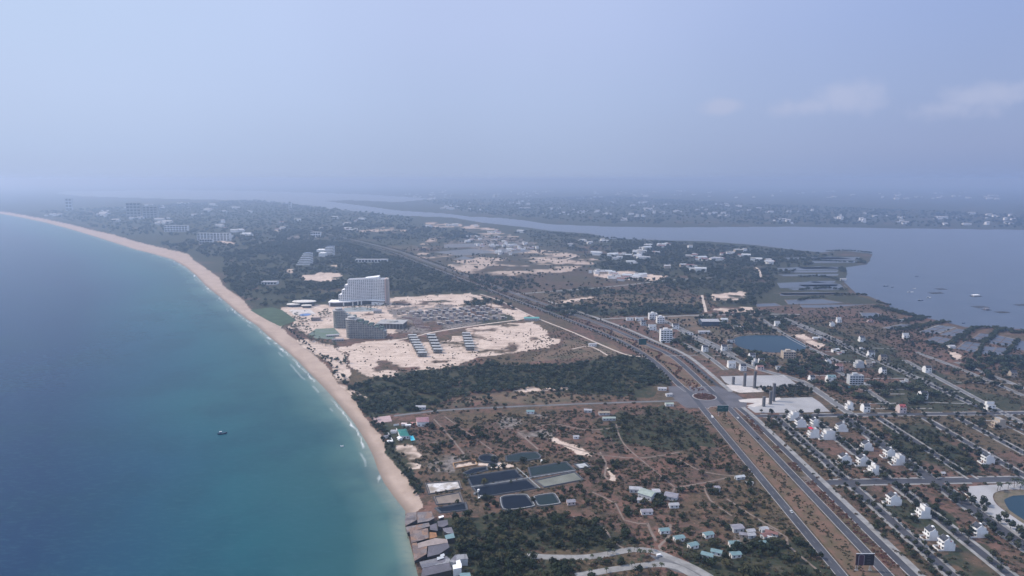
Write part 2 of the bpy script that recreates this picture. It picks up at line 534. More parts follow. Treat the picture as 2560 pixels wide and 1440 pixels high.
for k, wob, poly in COVER:
    w1, w2 = (W1, W2) if wob < 12 else (V1, V2)
    m = inpoly(X + w1 * wob * 2.2 + U1 * min(wob, 6), Y + w2 * wob * 2.2 + U2 * min(wob, 6), GL(poly)).astype(float)
    if wob >= 16 and k == 'S':          # worked-over sand: patches of scrub and earth break it up
        m *= np.clip((RAG_L + 0.8 * RAG_X - 0.06) * 6 + .35, 0, 1) * .72
    elif k == 'S':
        m *= np.clip((RAG_S + 0.42) * 5, 0, 1)
    elif k == 'P':
        m *= np.clip((RAG_S + 0.12) * 4, 0, 1)
    elif k == 'G':
        m *= np.clip((RAG_L * .5 + RAG_S * .5 + 0.42) * 5, 0, 1)
    elif k == 'O':
        m *= np.clip((RAG_L + 0.35) * 4, 0, 1)
    for q in M:
        M[q] *= 1 - m
    M[k] += m
# everything across the channel is wooded farmland with settlements
far = ~lag_in & (Y > 4200) & (Y > 4200 + 0.0 * X)
M['G'] = np.where((Y > 2900) & (M['S'] + M['P'] < 0.3), np.clip((RAG_L + .55) * 4, 0.2, 1), M['G'])
gfar = np.clip((Y - 1350) / 1300, 0, .85) * np.clip((RAG_L * .6 + RAG_X * .6 + .45) * 4, 0, 1)
M['G'] = np.maximum(M['G'], gfar * np.clip(1 - (M['S'] + M['P'] + .35 * M['O']), 0, 1))
for q in M:
    M[q][bch] = 0
M['B'] = bch.astype(float)
wet = np.clip(1 - sd / (9 + 6 * W1), 0, 1) * bch


def grid_faces(maskv):
    idx = np.arange(NV).reshape(nd, na)
    f = np.stack([idx[:-1, :-1], idx[:-1, 1:], idx[1:, 1:], idx[1:, :-1]], -1).reshape(-1, 4)
    k = maskv[f].any(1) if maskv is not None else np.ones(len(f), bool)
    return f, k


def grid_mesh(name, f, z, attrs, mat, kind='structure', smooth=False):
    used, inv = np.unique(f.ravel(), return_inverse=True)
    f2 = inv.reshape(-1, 4)
    me = bpy.data.meshes.new(name)
    me.vertices.add(len(used))
    co = np.stack([X[used], Y[used], z[used] if hasattr(z, '__len__') else np.full(len(used), z)], -1)
    me.vertices.foreach_set('co', co.astype(np.float32).ravel())
    me.loops.add(f2.size)
    me.loops.foreach_set('vertex_index', f2[:, ::-1].astype(np.int32).ravel())
    me.polygons.add(len(f2))
    me.polygons.foreach_set('loop_start', np.arange(0, f2.size, 4, dtype=np.int32))
    me.polygons.foreach_set('loop_total', np.full(len(f2), 4, np.int32))
    for an, (c0, c1, c2, c3) in attrs.items():
        at = me.attributes.new(an, 'FLOAT_COLOR', 'POINT')
        d = np.stack([c0[used], c1[used], c2[used], c3[used]], -1).astype(np.float32)
        at.data.foreach_set('color', d.ravel())
    me.update(calc_edges=True)
    me.materials.append(mat)
    o = bpy.data.objects.new(name, me)
    COL.objects.link(o)
    o['kind'] = kind
    return o


# ground material: soils and ground cover mixed by the surveyed cover map
GM, nt, P = newmat('ground_cover')
ps = pos(nt)
a1 = N(nt, 'ShaderNodeAttribute', attribute_name='cover')
a2 = N(nt, 'ShaderNodeAttribute', attribute_name='cover2')
s1 = N(nt, 'ShaderNodeSeparateColor')
s2 = N(nt, 'ShaderNodeSeparateColor')
nt.links.new(a1.outputs['Color'], s1.inputs[0])
nt.links.new(a2.outputs['Color'], s2.inputs[0])
n_big = noise(nt, ps, 0.006, 4.0, 0.6)
n_mid = noise(nt, ps, 0.03, 5.0, 0.62)
n_fine = noise(nt, ps, 0.16, 5.0, 0.65)
n_fin2 = noise(nt, ps, 0.45, 3.0, 0.6)
# default scrub: red-brown dry earth, grey-brown litter, olive grass
n_cl = noise(nt, ps, 0.075, 4.0, 0.7)
c = mixc(nt, sstep(nt, n_mid, 0.36, 0.62), (0.150, 0.084, 0.066), (0.100, 0.066, 0.053))
c = mixc(nt, math_(nt, 'MULTIPLY', sstep(nt, n_big, 0.46, 0.60), 0.70), c, (0.080, 0.068, 0.038))
c = mixc(nt, math_(nt, 'MULTIPLY', sstep(nt, n_cl, 0.48, 0.60), 0.75), c, (0.052, 0.046, 0.032))
c = mixc(nt, math_(nt, 'MULTIPLY', sstep(nt, n_fine, 0.50, 0.64), 0.80), c, (0.036, 0.032, 0.019))
c = mixc(nt, math_(nt, 'MULTIPLY', sstep(nt, n_fin2, 0.58, 0.72), 0.65), c, (0.28, 0.18, 0.135))
# open dry grass and orange soil
co = mixc(nt, sstep(nt, n_mid, 0.40, 0.62), (0.15, 0.105, 0.075), (0.085, 0.075, 0.052))
co = mixc(nt, math_(nt, 'MULTIPLY', sstep(nt, n_fine, 0.50, 0.70), 0.6), co, (0.06, 0.055, 0.04))
c = mixc(nt, math_(nt, 'MULTIPLY', a1.outputs['Alpha'], 1.0), c, co)
# wood floor
cg = mixc(nt, sstep(nt, n_fine, 0.38, 0.66), (0.028, 0.037, 0.023), (0.060, 0.054, 0.035))
cg = mixc(nt, math_(nt, 'MULTIPLY', sstep(nt, n_mid, 0.58, 0.76), 0.7), cg, (0.12, 0.10, 0.075))
c = mixc(nt, s1.outputs[1], c, cg)
# rubble and building ground
cp = mixc(nt, sstep(nt, n_fine, 0.40, 0.62), (0.21, 0.18, 0.165), (0.075, 0.068, 0.06))
cp = mixc(nt, math_(nt, 'MULTIPLY', sstep(nt, n_fin2, 0.58, 0.74), 0.8), cp, (0.33, 0.29, 0.27))
c = mixc(nt, s1.outputs[2], c, cp)
# sand, scored by tracks and tufts
mpn = N(nt, 'ShaderNodeMapping')
mpn.inputs['Scale'].default_value = (0.35, 1.6, 1.0)
mpn.inputs['Rotation'].default_value = (0, 0, math.radians(-12))
nt.links.new(ps, mpn.inputs['Vector'])
n_trk = noise(nt, mpn.outputs[0], 0.07, 5.0, 0.65)
cs = mixc(nt, sstep(nt, n_mid, 0.38, 0.66), (0.56, 0.455, 0.385), (0.46, 0.365, 0.305))
cs = mixc(nt, math_(nt, 'MULTIPLY', sstep(nt, n_trk, 0.50, 0.64), 0.60), cs, (0.30, 0.225, 0.18))
cs = mixc(nt, math_(nt, 'MULTIPLY', sstep(nt, n_fine, 0.50, 0.66), 0.55), cs, (0.27, 0.205, 0.165))
cs = mixc(nt, math_(nt, 'MULTIPLY', sstep(nt, n_cl, 0.60, 0.72), 0.70), cs, (0.15, 0.115, 0.085))
c = mixc(nt, s1.outputs[0], c, cs)
# beach
cb = mixc(nt, sstep(nt, n_mid, 0.35, 0.68), (0.40, 0.312, 0.258), (0.34, 0.262, 0.215))
cb = mixc(nt, math_(nt, 'MULTIPLY', sstep(nt, n_fine, 0.5, 0.72), 0.25), cb, (0.25, 0.18, 0.14))
c = mixc(nt, s2.outputs[0], c, cb)
c = mixc(nt, s2.outputs[1], c, (0.20, 0.155, 0.125))
# worked land far away
nt.links.new(c, P.inputs['Base Color'])
P.inputs['Roughness'].default_value = 0.95
P.inputs['Specular IOR Level'].default_value = 0.1
bp = N(nt, 'ShaderNodeBump')
bp.inputs['Strength'].default_value = 0.6
bp.inputs['Distance'].default_value = 1.2
nt.links.new(n_fine, bp.inputs['Height'])
nt.links.new(bp.outputs[0], P.inputs['Normal'])

ones, zeros = np.ones(NV), np.zeros(NV)
fa, _ = grid_faces(None)
deep = (sd < -90) | (ld < -90)
keep = ~deep[fa].all(1)
isb = bch[fa].sum(1) >= 2
attrs = {'cover': (M['S'], M['G'], M['P'], M['O']), 'cover2': (M['B'], wet, zeros, ones)}
grid_mesh('ground', fa[keep & ~isb], Z, attrs, GM)
grid_mesh('beach', fa[keep & isb], Z, attrs, GM)

# sea: colour by depth over the shelving sand
SM, nt, P = newmat('sea_water')
ps = pos(nt)
at = N(nt, 'ShaderNodeAttribute', attribute_name='depth')
ss = N(nt, 'ShaderNodeSeparateColor')
nt.links.new(at.outputs['Color'], ss.inputs[0])
c = ramp(nt, ss.outputs[0], [(0.0, (0.20, 0.235, 0.20)), (0.03, (0.064, 0.132, 0.125)), (0.10, (0.019, 0.076, 0.086)), (0.25, (0.010, 0.072, 0.094)), (0.42, (0.007, 0.050, 0.088)), (0.6, (0.004, 0.027, 0.070)), (1.0, (0.005, 0.028, 0.078))])
mpn = N(nt, 'ShaderNodeMapping')
mpn.inputs['Scale'].default_value = (0.5, 1.3, 1.0)
mpn.inputs['Rotation'].default_value = (0, 0, math.radians(35))
nt.links.new(ps, mpn.inputs['Vector'])
sw = noise(nt, ps, 0.009, 5.0, 0.6)
rp = noise(nt, mpn.outputs[0], 0.22, 5.0, 0.7)
c = mixc(nt, math_(nt, 'MULTIPLY', sstep(nt, sw, 0.42, 0.66), 0.42), c, (0.004, 0.036, 0.058))
c = mixc(nt, math_(nt, 'MULTIPLY', sstep(nt, rp, 0.45, 0.75), 0.30), c, (0.035, 0.105, 0.135))
c = mixc(nt, ss.outputs[1], c, (0.75, 0.76, 0.76))
b = N(nt, 'ShaderNodeBump')
b.inputs['Strength'].default_value = 0.25
b.inputs['Distance'].default_value = 0.5
nt.links.new(noise(nt, ps, 0.12, 4.0), b.inputs['Height'])
water_shader(nt, P, c, b.outputs[0], 0.25, 0.50)
off = np.clip(-sd, 0, None)
depth = np.clip((off + 25 * V1 * np.clip(off / 60, 0, 1) + 60 * fbm(X, Y, 420.0, 51, 3) * np.clip(off / 150, 0, 1)) / 520.0, 0, 1)
lineN = fbm(X, Y, 60.0, 61, 3)
fw = 0.7 + 2.0 * np.clip(fbm(X, Y, 18.0, 77, 2), 0, 1)
foam = np.clip((fw - np.abs(off - 3.5 - 4.5 * fbm(X, Y, 26.0, 71, 3))) / 1.6 + .15, 0, 1) * np.clip((lineN + .15) * 5, 0, 1)
foam = np.maximum(foam, .35 * np.clip(1 - np.abs(off - 13 - 5 * lineN) / 1.6, 0, 1) * np.clip((fbm(X, Y, 45.0, 79, 2) - .15) * 6, 0, 1))
foam = np.where((Y > 640) & (Y < 2600), foam, foam * .7 * np.clip(lineN * 6 - 1.2, 0, 1)) * (off > 0) * .85
f, k = grid_faces(sea_in | (sd < 12))
k &= (sd[f] < 25).all(1)
grid_mesh('sea', f[k], SEA_Z, {'depth': (depth, foam, zeros, ones)}, SM)
f, k = grid_faces(lag_in)
grid_mesh('lagoon', f[k], SEA_Z + 0.2, {}, LAGW)

# ------------------------------------------------------------------ roads, pavements, plazas


def offset(line, d):
    out = []
    n = len(line)
    for i in range(n):
        a = Vector(line[max(i - 1, 0)])
        b = Vector(line[min(i + 1, n - 1)])
        t = (b - a).normalized()
        out.append((line[i][0] + t.y * d, line[i][1] - t.x * d))
    return out


def smooth_line(line, step=12.0):
    pts = [Vector(p) for p in line]
    out = []
    for i in range(len(pts) - 1):
        p0, p1, p2, p3 = pts[max(i - 1, 0)], pts[i], pts[i + 1], pts[min(i + 2, len(pts) - 1)]
        n = max(2, int((p2 - p1).length / step))
        for k in range(n):
            t = k / n
            q = 0.5 * ((2 * p1) + (p2 - p0) * t + (2 * p0 - 5 * p1 + 4 * p2 - p3) * t * t + (3 * p1 - p0 - 3 * p2 + p3) * t ** 3)
            out.append((q.x, q.y))
    out.append(tuple(pts[-1]))
    return out


def ribbon(name, line, w, mat, z=0.08, z0=-0.4, kind='structure', mb=None):
    own = mb is None
    if own:
        mb = MB()
    a, b = offset(line, -w / 2), offset(line, w / 2)
    n = len(line)
    v = []
    for i in range(n):
        v += [(a[i][0], a[i][1], z), (b[i][0], b[i][1], z), (a[i][0], a[i][1], z0), (b[i][0], b[i][1], z0)]
    f = []
    for i in range(n - 1):
        p, q = 4 * i, 4 * i + 4
        f += [(p, p + 1, q + 1, q), (p + 2, p, q, q + 2), (p + 1, p + 3, q + 3, q + 1)]
    f += [(0, 2, 3, 1), (4 * n - 4, 4 * n - 3, 4 * n - 1, 4 * n - 2)]
    mb.add(v, f)
    if own:
        return mb.build(name, mat, kind=kind)


def sheet(name, poly, mat, z=0.08, z0=-0.4, kind='structure', parent=None):
    mb = MB()
    mb.prism(poly, z0, z)
    return mb.build(name, mat, parent, kind)


def circ(cx, cy, r, n=40, r2=None):
    return [(cx + r * math.cos(2 * math.pi * k / n), cy + (r2 or r) * math.sin(2 * math.pi * k / n)) for k in range(n)]


LC_FAR = smooth_line([(236, 878), (231, 905), (219, 1045), (186, 1178), (122, 1330), (0, 1594), (-135, 1900), (-325, 2315), (-513, 2724), (-918, 3407), (-1278, 3973), (-1900, 4900)], 30)
RC_FAR = smooth_line([(266, 878), (265, 910), (256, 1062), (228, 1150), (182, 1285), (110, 1445), (28, 1622), (-107, 1928), (-297, 2343), (-485, 2750), (-890, 3430), (-1250, 4000), (-1870, 4930)], 30)
ROADS = []      # (line, half width) for keeping vegetation off


def road(line, w, mat=ASPH, z=0.08, name='road'):
    ROADS.append((line, w / 2))
    ribbon(name, line, w, mat, z)


def edges(line, w, kw=0.5, mat=LINE, z=0.2):
    for s in (-1, 1):
        ribbon('kerb', offset(line, s * (w / 2 + kw / 2)), kw, mat, z)


Lc_near = [(236, 330), (236, 815)]
Rc_near = [(269, 330), (269, 815)]
for ln in (Lc_near, Rc_near):
    road(ln, 7.6)
    edges(ln, 7.6)
    for k in range(27):
        y = 400 + k * 15
    dash = MB()
    for k in range(34):
        y = 340 + k * 14
        ribbon('', [(ln[0][0], y), (ln[0][0], y + 5)], 0.22, WORN, 0.092, 0.05, mb=dash)
    dash.build('road_marking', WORN, kind='structure')
for ln in (LC_FAR, RC_FAR):
    road(ln, 8.5)
    edges(ln, 8.5, 0.6)
# carriageway for local traffic on the villa side, and the pale promenade beside it
SERV = smooth_line([(288, 330), (286, 600), (285, 700), (284, 770), (281, 815)], 30)
road(SERV, 6.2)
ribbon('kerb', offset(SERV, -3.4), 0.6, LINE, 0.2)
ribbon('pavement', offset(SERV, 5.9), 5.4, PAVE, 0.16)
SERV2 = offset(RC_FAR[:20], 17)
road(SERV2, 5.5)
ribbon('pavement', offset(RC_FAR[:24], 26), 6.5, PAVE, 0.2)
# junction with its round island
sheet('road', [(216, 812), (290, 812), (300, 838), (296, 868), (281, 902), (214, 902), (208, 868), (210, 838)], ASPHJ, 0.086)
for xl in (236.5, 267):
    ribbon('road', [(xl, 805), (xl, 900)], 6.6, ASPH, 0.094)
ROADS.append(([(205, 858), (292, 858)], 46))
ISL = G(1761, 992)
mb = MB()
mb.prism(circ(ISL[0], ISL[1], 15.5), -0.3, 0.3)
mb.build('traffic_island', LINE, kind='structure')
ISLANDC = circ(ISL[0], ISL[1], 14.2)
SOILR = surf('planting_soil', (0.13, 0.075, 0.065), 0.95, 0.3, 0.3)
sheet('planting_bed', ISLANDC, SOILR, 0.36)
# medians: rounded noses near the junction
MED_N = [(242, 812)] + [(252.5 + 10.2 * math.cos(a), 806 + 12 * math.sin(a)) for a in np.linspace(math.pi * 0.95, 0.05, 12)] + [(263, 330), (242, 330)]
mo = surf('median_turf', (0.15, 0.088, 0.062), 0.95, 0.35, 0.07, col2=(0.085, 0.068, 0.038), scale2=0.3)
sheet('median', MED_N, mo, 0.12)
lf, rf = offset(LC_FAR, 4.9), offset(RC_FAR, -4.9)
medf = lf[3:60] + rf[3:60][::-1]
nose = [(251 + 9.0 * math.cos(a), 906 + 10 * math.sin(a)) for a in np.linspace(math.pi, 2 * math.pi, 12)]
sheet('median', [p for p in lf[1:14]] + [p for p in rf[1:14]][::-1] + nose[::-1], mo, 0.13)
ribbon('kerb', nose, 0.9, LINE, 0.22)
ribbon('kerb', [MED_N[0]] + MED_N[1:13] + [(263, 800)], 0.7, LINE, 0.22)
# grid of villa streets: asphalt with pale pavements either side
VST = [('A', 315, 330, 1), ('B', 356, 330, 1), ('C', 396, 330, 1), ('D', 436, 640, 1), ('E', 490, 610, 1), ('G', 530, 610, 1), ('H', 573, 610, 1)]
for nm, x, y0, _ in VST:
    w = 7.0 if nm in 'ABC' else 6.0
    w = 10.5 if nm == 'C' else w
    y1 = 1395 if nm == 'H' else 780
    segs = [(y0, 594), (609, 775), (790, y1)] if y1 > 800 else [(y0, 594), (609, 775)]
    xx = {'H': -26}.get(nm, 0)
    road([(x, y0), (x, min(y1, 900))] if nm != 'H' else [(x, y0), (580, 823), (574, 985), (548, 1390)], w, ASPH)
    for s in (-1, 1):
        for (a, b_) in segs:
            if b_ - a < 20:
                continue
            if nm == 'H' and a > 700:
                ln = offset([(580, 823), (574, 985), (548, 1390)], s * (w / 2 + 1.6))
            else:
                ln = [(x + s * (w / 2 + 1.6), a), (x + s * (w / 2 + 1.6), b_)]
            ribbon('pavement', ln, 3.0 if nm in 'ABC' else 2.4, PAVE, 0.16)
for (x0, x1, yy, w) in ((290, 640, 601, 10.0), (290, 640, 783, 8.0)):
    road([(x0, yy), (x1, yy + (x1 - 400) * 0.06 if yy == 601 else yy + (x1 - 450) * 0.06)], w, ASPH, 0.084)
    mbp = MB()
    xs = [x0 + 2] + [x for _, x, _, _ in VST] + [x1]
    for s in (-1, 1):
        for a, b_ in zip(xs[:-1], xs[1:]):
            if b_ - a < 16:
                continue
            q = 0.06 * (x1 - (400 if yy == 601 else 450)) / (x1 - x0)
            ln = [(a + 7, yy + q * (a + 7 - x0) + s * (w / 2 + 1.4)), (b_ - 7, yy + q * (b_ - 7 - x0) + s * (w / 2 + 1.4))]
            ribbon('pavement', ln, 2.4, PAVE, 0.16)
PLZR = smooth_line(GL([(1729, 841), (1797, 874), (1865, 912), (1940, 935), (2003, 953), (2047, 980), (2100, 1017), (2136, 1041)]), 15)
road(PLZR, 7.0, ASPHL)
for s in (-1, 1):
    ribbon('pavement', offset(PLZR, s * 5.0), 2.6, PAVE, 0.16)
X3 = GL([(2003, 953), (2090, 962), (2140, 950), (2290, 938)])
road([G(1490, 798), G(1563, 795), G(1747, 788), G(1913, 785), G(2000, 786)], 7.0, PAVE, 0.12, 'road')
road(smooth_line(GL([(1290, 735), (1400, 727), (1490, 720), (1570, 712), (1680, 700), (1785, 694)]), 40), 9.0, PAVE, 0.14)
for ln in ([(1600, 805), (1690, 850), (1760, 885), (1815, 925)], [(1660, 800), (1720, 838), (1729, 841)], [(1690, 815), (1800, 868), (1840, 890)],
           [(1900, 795), (1985, 850), (2100, 905)], [(1960, 795), (2060, 835), (2200, 905)], [(2060, 905), (2220, 1010)], [(2260, 900), (2420, 985), (2560, 1060)], [(2080, 850), (2330, 960)], [(2290, 880), (2420, 930), (2560, 990)], [(2390, 905), (2600, 985)]):
    l2 = smooth_line(GL(ln), 25)
    road(l2, 5.0, ASPHL)
    ribbon('pavement', offset(l2, 3.6), 1.8, PAVE, 0.16)
    ribbon('pavement', offset(l2, -3.6), 1.8, PAVE, 0.16)
# lane through the wood to the beach houses
road(smooth_line(GL([(985, 1040), (1090, 1027), (1250, 1018), (1500, 1008), (1690, 1002)]), 30), 5.5, ASPHL)
# curved road at the foot of the picture
CR = smooth_line(GL([(1317, 1390), (1380, 1393), (1467, 1393), (1530, 1383), (1580, 1374), (1633, 1378), (1680, 1396), (1727, 1416), (1770, 1440), (1850, 1490), (1950, 1560)]), 8)
road(CR, 7.0, PAVE, 0.1)
CR2 = smooth_line(GL([(1440, 1440), (1513, 1427), (1580, 1417), (1647, 1411), (1700, 1420), (1750, 1450)]), 8)
road(CR2, 7.0, PAVE, 0.104)
sheet('road', GL([(1620, 1386), (1680, 1398), (1740, 1425), (1770, 1446), (1690, 1430), (1650, 1412), (1570, 1422), (1640, 1400)]), ASPHL, 0.09)
ROADS.append((GL([(1620, 1395), (1760, 1440)]), 9))
# bare kerb lines of lanes laid out but not yet built along
for ln in ([(2040, 905), (2130, 904)], [(2140, 947), (2310, 945)], [(2000, 938), (2120, 940)], [(2150, 975), (2300, 972)], [(2190, 985), (2262, 985)], [(2100, 1010), (2240, 1008)], [(2300, 1005), (2440, 1010)], [(2380, 955), (2560, 960)], [(2320, 978), (2400, 980)], [(2150, 1022), (2240, 1021)], [(2270, 1022), (2330, 1021)], [(2440, 1050), (2560, 1056)], [(1660, 890), (1745, 888)], [(1780, 890), (1800, 889)], [(1700, 860), (1760, 862)], [(1860, 905), (1880, 905)], [(1990, 905), (2020, 906)], [(2050, 880), (2120, 876)], [(2170, 870), (2240, 872)]):
    ribbon('kerb', smooth_line(GL(ln), 20), 1.8, LINE, 0.14)
# footpaths and dirt tracks
for ln, w in (([(1687, 1220), (1730, 1212), (1770, 1205), (1827, 1192)], 1.8), ([(1817, 1247), (1867, 1280), (1913, 1308), (1945, 1325)], 1.8), ([(1687, 1220), (1680, 1232), (1665, 1243)], 1.8),
              ([(1920, 1317), (1967, 1343), (1970, 1363), (2050, 1430)], 1.8), ([(1618, 1307), (1628, 1330), (1640, 1352)], 2.2), ([(1675, 1310), (1676, 1330), (1665, 1350), (1648, 1365), (1655, 1378)], 2.2),
              ([(1085, 1048), (1110, 1075), (1140, 1110), (1160, 1135)], 2.0), ([(1295, 1080), (1330, 1110), (1345, 1123)], 2.2), ([(1060, 835), (1110, 826), (1200, 812), (1290, 800), (1330, 792)], 6.0),
              ([(960, 855), (1010, 847), (1060, 836)], 5.0), ([(1430, 873), (1475, 866), (1520, 889)], 3.0), ([(1440, 640), (1400, 650), (1330, 645)], 9.0), ([(1755, 738), (1760, 760), (1765, 780)], 6.0),
              ([(1890, 668), (1900, 680), (1902, 697)], 6.0), ([(1500, 1130), (1515, 1160), (1512, 1190), (1530, 1205)], 2.0), ([(1300, 1080), (1380, 1060), (1470, 1075), (1560, 1065)], 1.8), ([(1400, 1110), (1490, 1135), (1600, 1145), (1700, 1130)], 1.8), ([(1540, 1060), (1560, 1110), (1640, 1180), (1690, 1220)], 1.6), ([(1110, 1040), (1180, 1090), (1230, 1125)], 1.6), ([(1700, 1150), (1760, 1180), (1840, 1190)], 1.6), ([(1480, 1230), (1540, 1260), (1560, 1300), (1620, 1310)], 1.6), ([(1430, 1290), (1500, 1310), (1530, 1350), (1560, 1372)], 1.6), ([(1760, 1215), (1775, 1250), (1830, 1290)], 1.6), ([(1200, 735), (1250, 752), (1330, 790), (1430, 830), (1560, 885), (1610, 890)], 4.0)):
    l2 = smooth_line(GL(ln), 10)
    ROADS.append((l2, w / 2))
    ribbon('path', l2, w, DIRT if w < 3 else SANDM, 0.05)
# plazas either side of the entrance avenue, and the shore promenade by the round pond
PZ1 = GL([(1801, 941), (1880, 939), (1960, 938), (1978, 950), (1996, 964), (1935, 969), (1910, 966), (1830, 966), (1812, 955)])
PZ2 = GL([(1868, 1018), (1900, 1000), (1953, 995), (2030, 993), (2050, 1006), (2075, 1029), (1990, 1032), (1888, 1032)])
sheet('plaza', PZ1, PLAZA, 0.14)
sheet('plaza', PZ2, PLAZA, 0.14)
WS = surf('white_gravel', (0.52, 0.48, 0.45), 0.9, 0.2, 0.1)
sheet('path', GL([(1815, 962), (1860, 965), (1918, 972), (1910, 980), (1850, 982), (1826, 975)]), WS, 0.17)
sheet('path', GL([(1846, 1000), (1870, 997), (1950, 994), (1952, 998), (1925, 1008), (1885, 1018), (1866, 1014), (1890, 1008), (1850, 1005)]), WS, 0.17)
PZ3 = smooth_line(GL([(2420, 1216), (2560, 1208), (2700, 1205), (2700, 1222), (2560, 1224), (2520, 1224), (2490, 1230), (2482, 1242), (2492, 1262), (2530, 1290), (2580, 1325), (2700, 1420), (2600, 1380), (2560, 1350), (2530, 1330), (2490, 1300), (2450, 1270), (2425, 1240), (2420, 1216)]), 6)
sheet('plaza', PZ3[:-1], PLAZA, 0.14)
PLZ_ALL = [PZ1, PZ2, PZ3]
LAKE1 = circ(*G(1918, 860), 1, 40)
LAKE1 = smooth_line(GL([(1832, 848), (1850, 841), (1900, 838), (1960, 840), (1990, 848), (2012, 862), (2012, 874), (1980, 880), (1920, 881), (1870, 874), (1840, 862), (1832, 848)]), 10)[:-1]
sheet('lake', LAKE1, LAKEW, 0.1)
ribbon('path', smooth_line(GL([(1820, 846), (1850, 836), (1900, 834), (1962, 836), (1996, 845), (2020, 860)]), 10), 4.0, DIRT, 0.12)
BANK = surf('pond_bank', (0.15, 0.12, 0.085), 0.95, 0.3, 0.2, col2=(0.085, 0.08, 0.05))
PB = smooth_line(GL([(2490, 1231), (2520, 1226), (2560, 1226), (2720, 1226), (2720, 1440), (2580, 1326), (2535, 1292), (2497, 1264), (2485, 1244), (2490, 1231)]), 8)[:-1]
sheet('pond_bank', PB, BANK, 0.10)
PW = smooth_line(GL([(2510, 1250), (2525, 1242), (2560, 1238), (2720, 1238), (2720, 1410), (2560, 1300), (2522, 1274), (2510, 1250)]), 8)[:-1]
sheet('pond', PW, LAKEW, 0.16)
PLZ_ALL += [LAKE1, PB]

# fish ponds on the lagoon shore
Zp = lambda L: GL([(2000 + x / 4.0, 560 + y / 4.0) for x, y in L])
FISH = [[(600, 890), (770, 890), (830, 920), (640, 945)], [(-150, 760), (230, 752), (440, 790), (250, 800), (-120, 806)], [(0, 812), (440, 806), (760, 800), (250, 840), (20, 838)],
        [(1190, 1082), (1390, 1012), (1560, 1032), (1370, 1098)], [(1385, 1108), (1570, 1045), (1690, 1062), (1560, 1128)], [(1260, 1165), (1350, 1122), (1530, 1152), (1410, 1220)],
        [(830, 1040), (1020, 1003), (1180, 1010), (960, 1058)], [(1560, 1250), (1660, 1172), (1820, 1197), (1750, 1290)], [(1720, 1150), (1800, 1092), (1925, 1104), (1830, 1178)],
        [(1860, 1190), (1965, 1112), (2155, 1152), (2100, 1226)], [(1840, 1222), (2095, 1240), (2020, 1316), (1800, 1300)], [(2125, 1222), (2185, 1165), (2420, 1190), (2420, 1285), (2110, 1252)],
        [(-230, 440), (180, 425), (400, 440), (410, 452), (-200, 470)], [(-230, 590), (150, 575), (400, 600), (440, 640), (-200, 640)], [(-200, 690), (120, 680), (440, 690), (480, 705), (-200, 718)],
        [(100, 345), (300, 325), (540, 350), (560, 362), (120, 360)], [(-440, 800), (-250, 792), (-180, 820), (-430, 830)]]
SHX = ([640, 660, 670, 690, 705, 732, 750], [2165, 2150, 2108, 2110, 2100, 2128, 2170])
for k_, y_ in enumerate((644, 653, 668, 677, 686, 703, 712, 721, 733)):
    xr = float(np.interp(y_, *SHX)) - 12
    xl = 1945 + 25 * ((k_ * 7) % 4)
    FISH.append([((a_ - 2000) * 4, (b_ - 560) * 4) for a_, b_ in ((xl, y_), (xr, y_ - 1), (xr - 4, y_ + 3.6), (xl + 15, y_ + 4.4))])
FISHP = []
for k, L in enumerate(FISH):
    q = Zp(L)
    FISHP.append(q)
    if 3 <= k <= 11 and len(q) == 4:          # big basins are divided by low dykes
        bl = lambda u, v_: tuple((q[0][i] * (1 - u) + q[1][i] * u) * (1 - v_) + (q[3][i] * (1 - u) + q[2][i] * u) * v_ for i in (0, 1))
        nu, nv_ = (3, 2) if k % 2 else (2, 2)
        for a_ in range(nu):
            for b_ in range(nv_):
                u0_, u1_, v0_, v1_ = (a_ + .05) / nu, (a_ + .95) / nu, (b_ + .05) / nv_, (b_ + .95) / nv_
                sheet('fish_pond', [bl(u0_, v0_), bl(u1_, v0_), bl(u1_, v1_), bl(u0_, v1_)], FISHW, 0.1)
        for a_ in range(1, nu):
            ribbon('embankment', [bl(a_ / nu, 0.01), bl(a_ / nu, .99)], 1.5, DIRT, 0.5)
    else:
        sheet('fish_pond', q, FISHW, 0.1)
    if k not in (12, 13, 15) and k < 17:
        ribbon('embankment', q + q[:1], 2.4, DIRT if k % 3 else PAVE, 0.5)
GP = Zp([(2070, 1308), (2420, 1300), (2420, 1375), (1960, 1388)])
sheet('fish_pond', GP, PONDG, 0.1)
# half-flooded sand diggings inland
for L in ([(1085, 630), (1180, 622), (1250, 630), (1150, 640)], [(1230, 625), (1300, 618), (1330, 628), (1270, 636)], [(1160, 640), (1185, 648), (1130, 650)], [(1110, 612), (1200, 608), (1200, 616), (1110, 620)]):
    q = GL(L)
    FISHP.append(q)
    sheet('flooded_pit', q, PITW, 0.1)

# ------------------------------------------------------------------ houses
FOOT = []          # footprints (x, y, radius) that vegetation keeps off


def root_at(name, label, cat, x, y, rz=0.0, group=None, r=8.0):
    o = empty(name, (x, y, 0), rz)
    tag(o, label, cat, group)
    FOOT.append((x, y, r))
    return o


def part_box(name, mat, parent, *b):
    mb = MB()
    mb.box(*b)
    return mb.build(name, mat, parent)


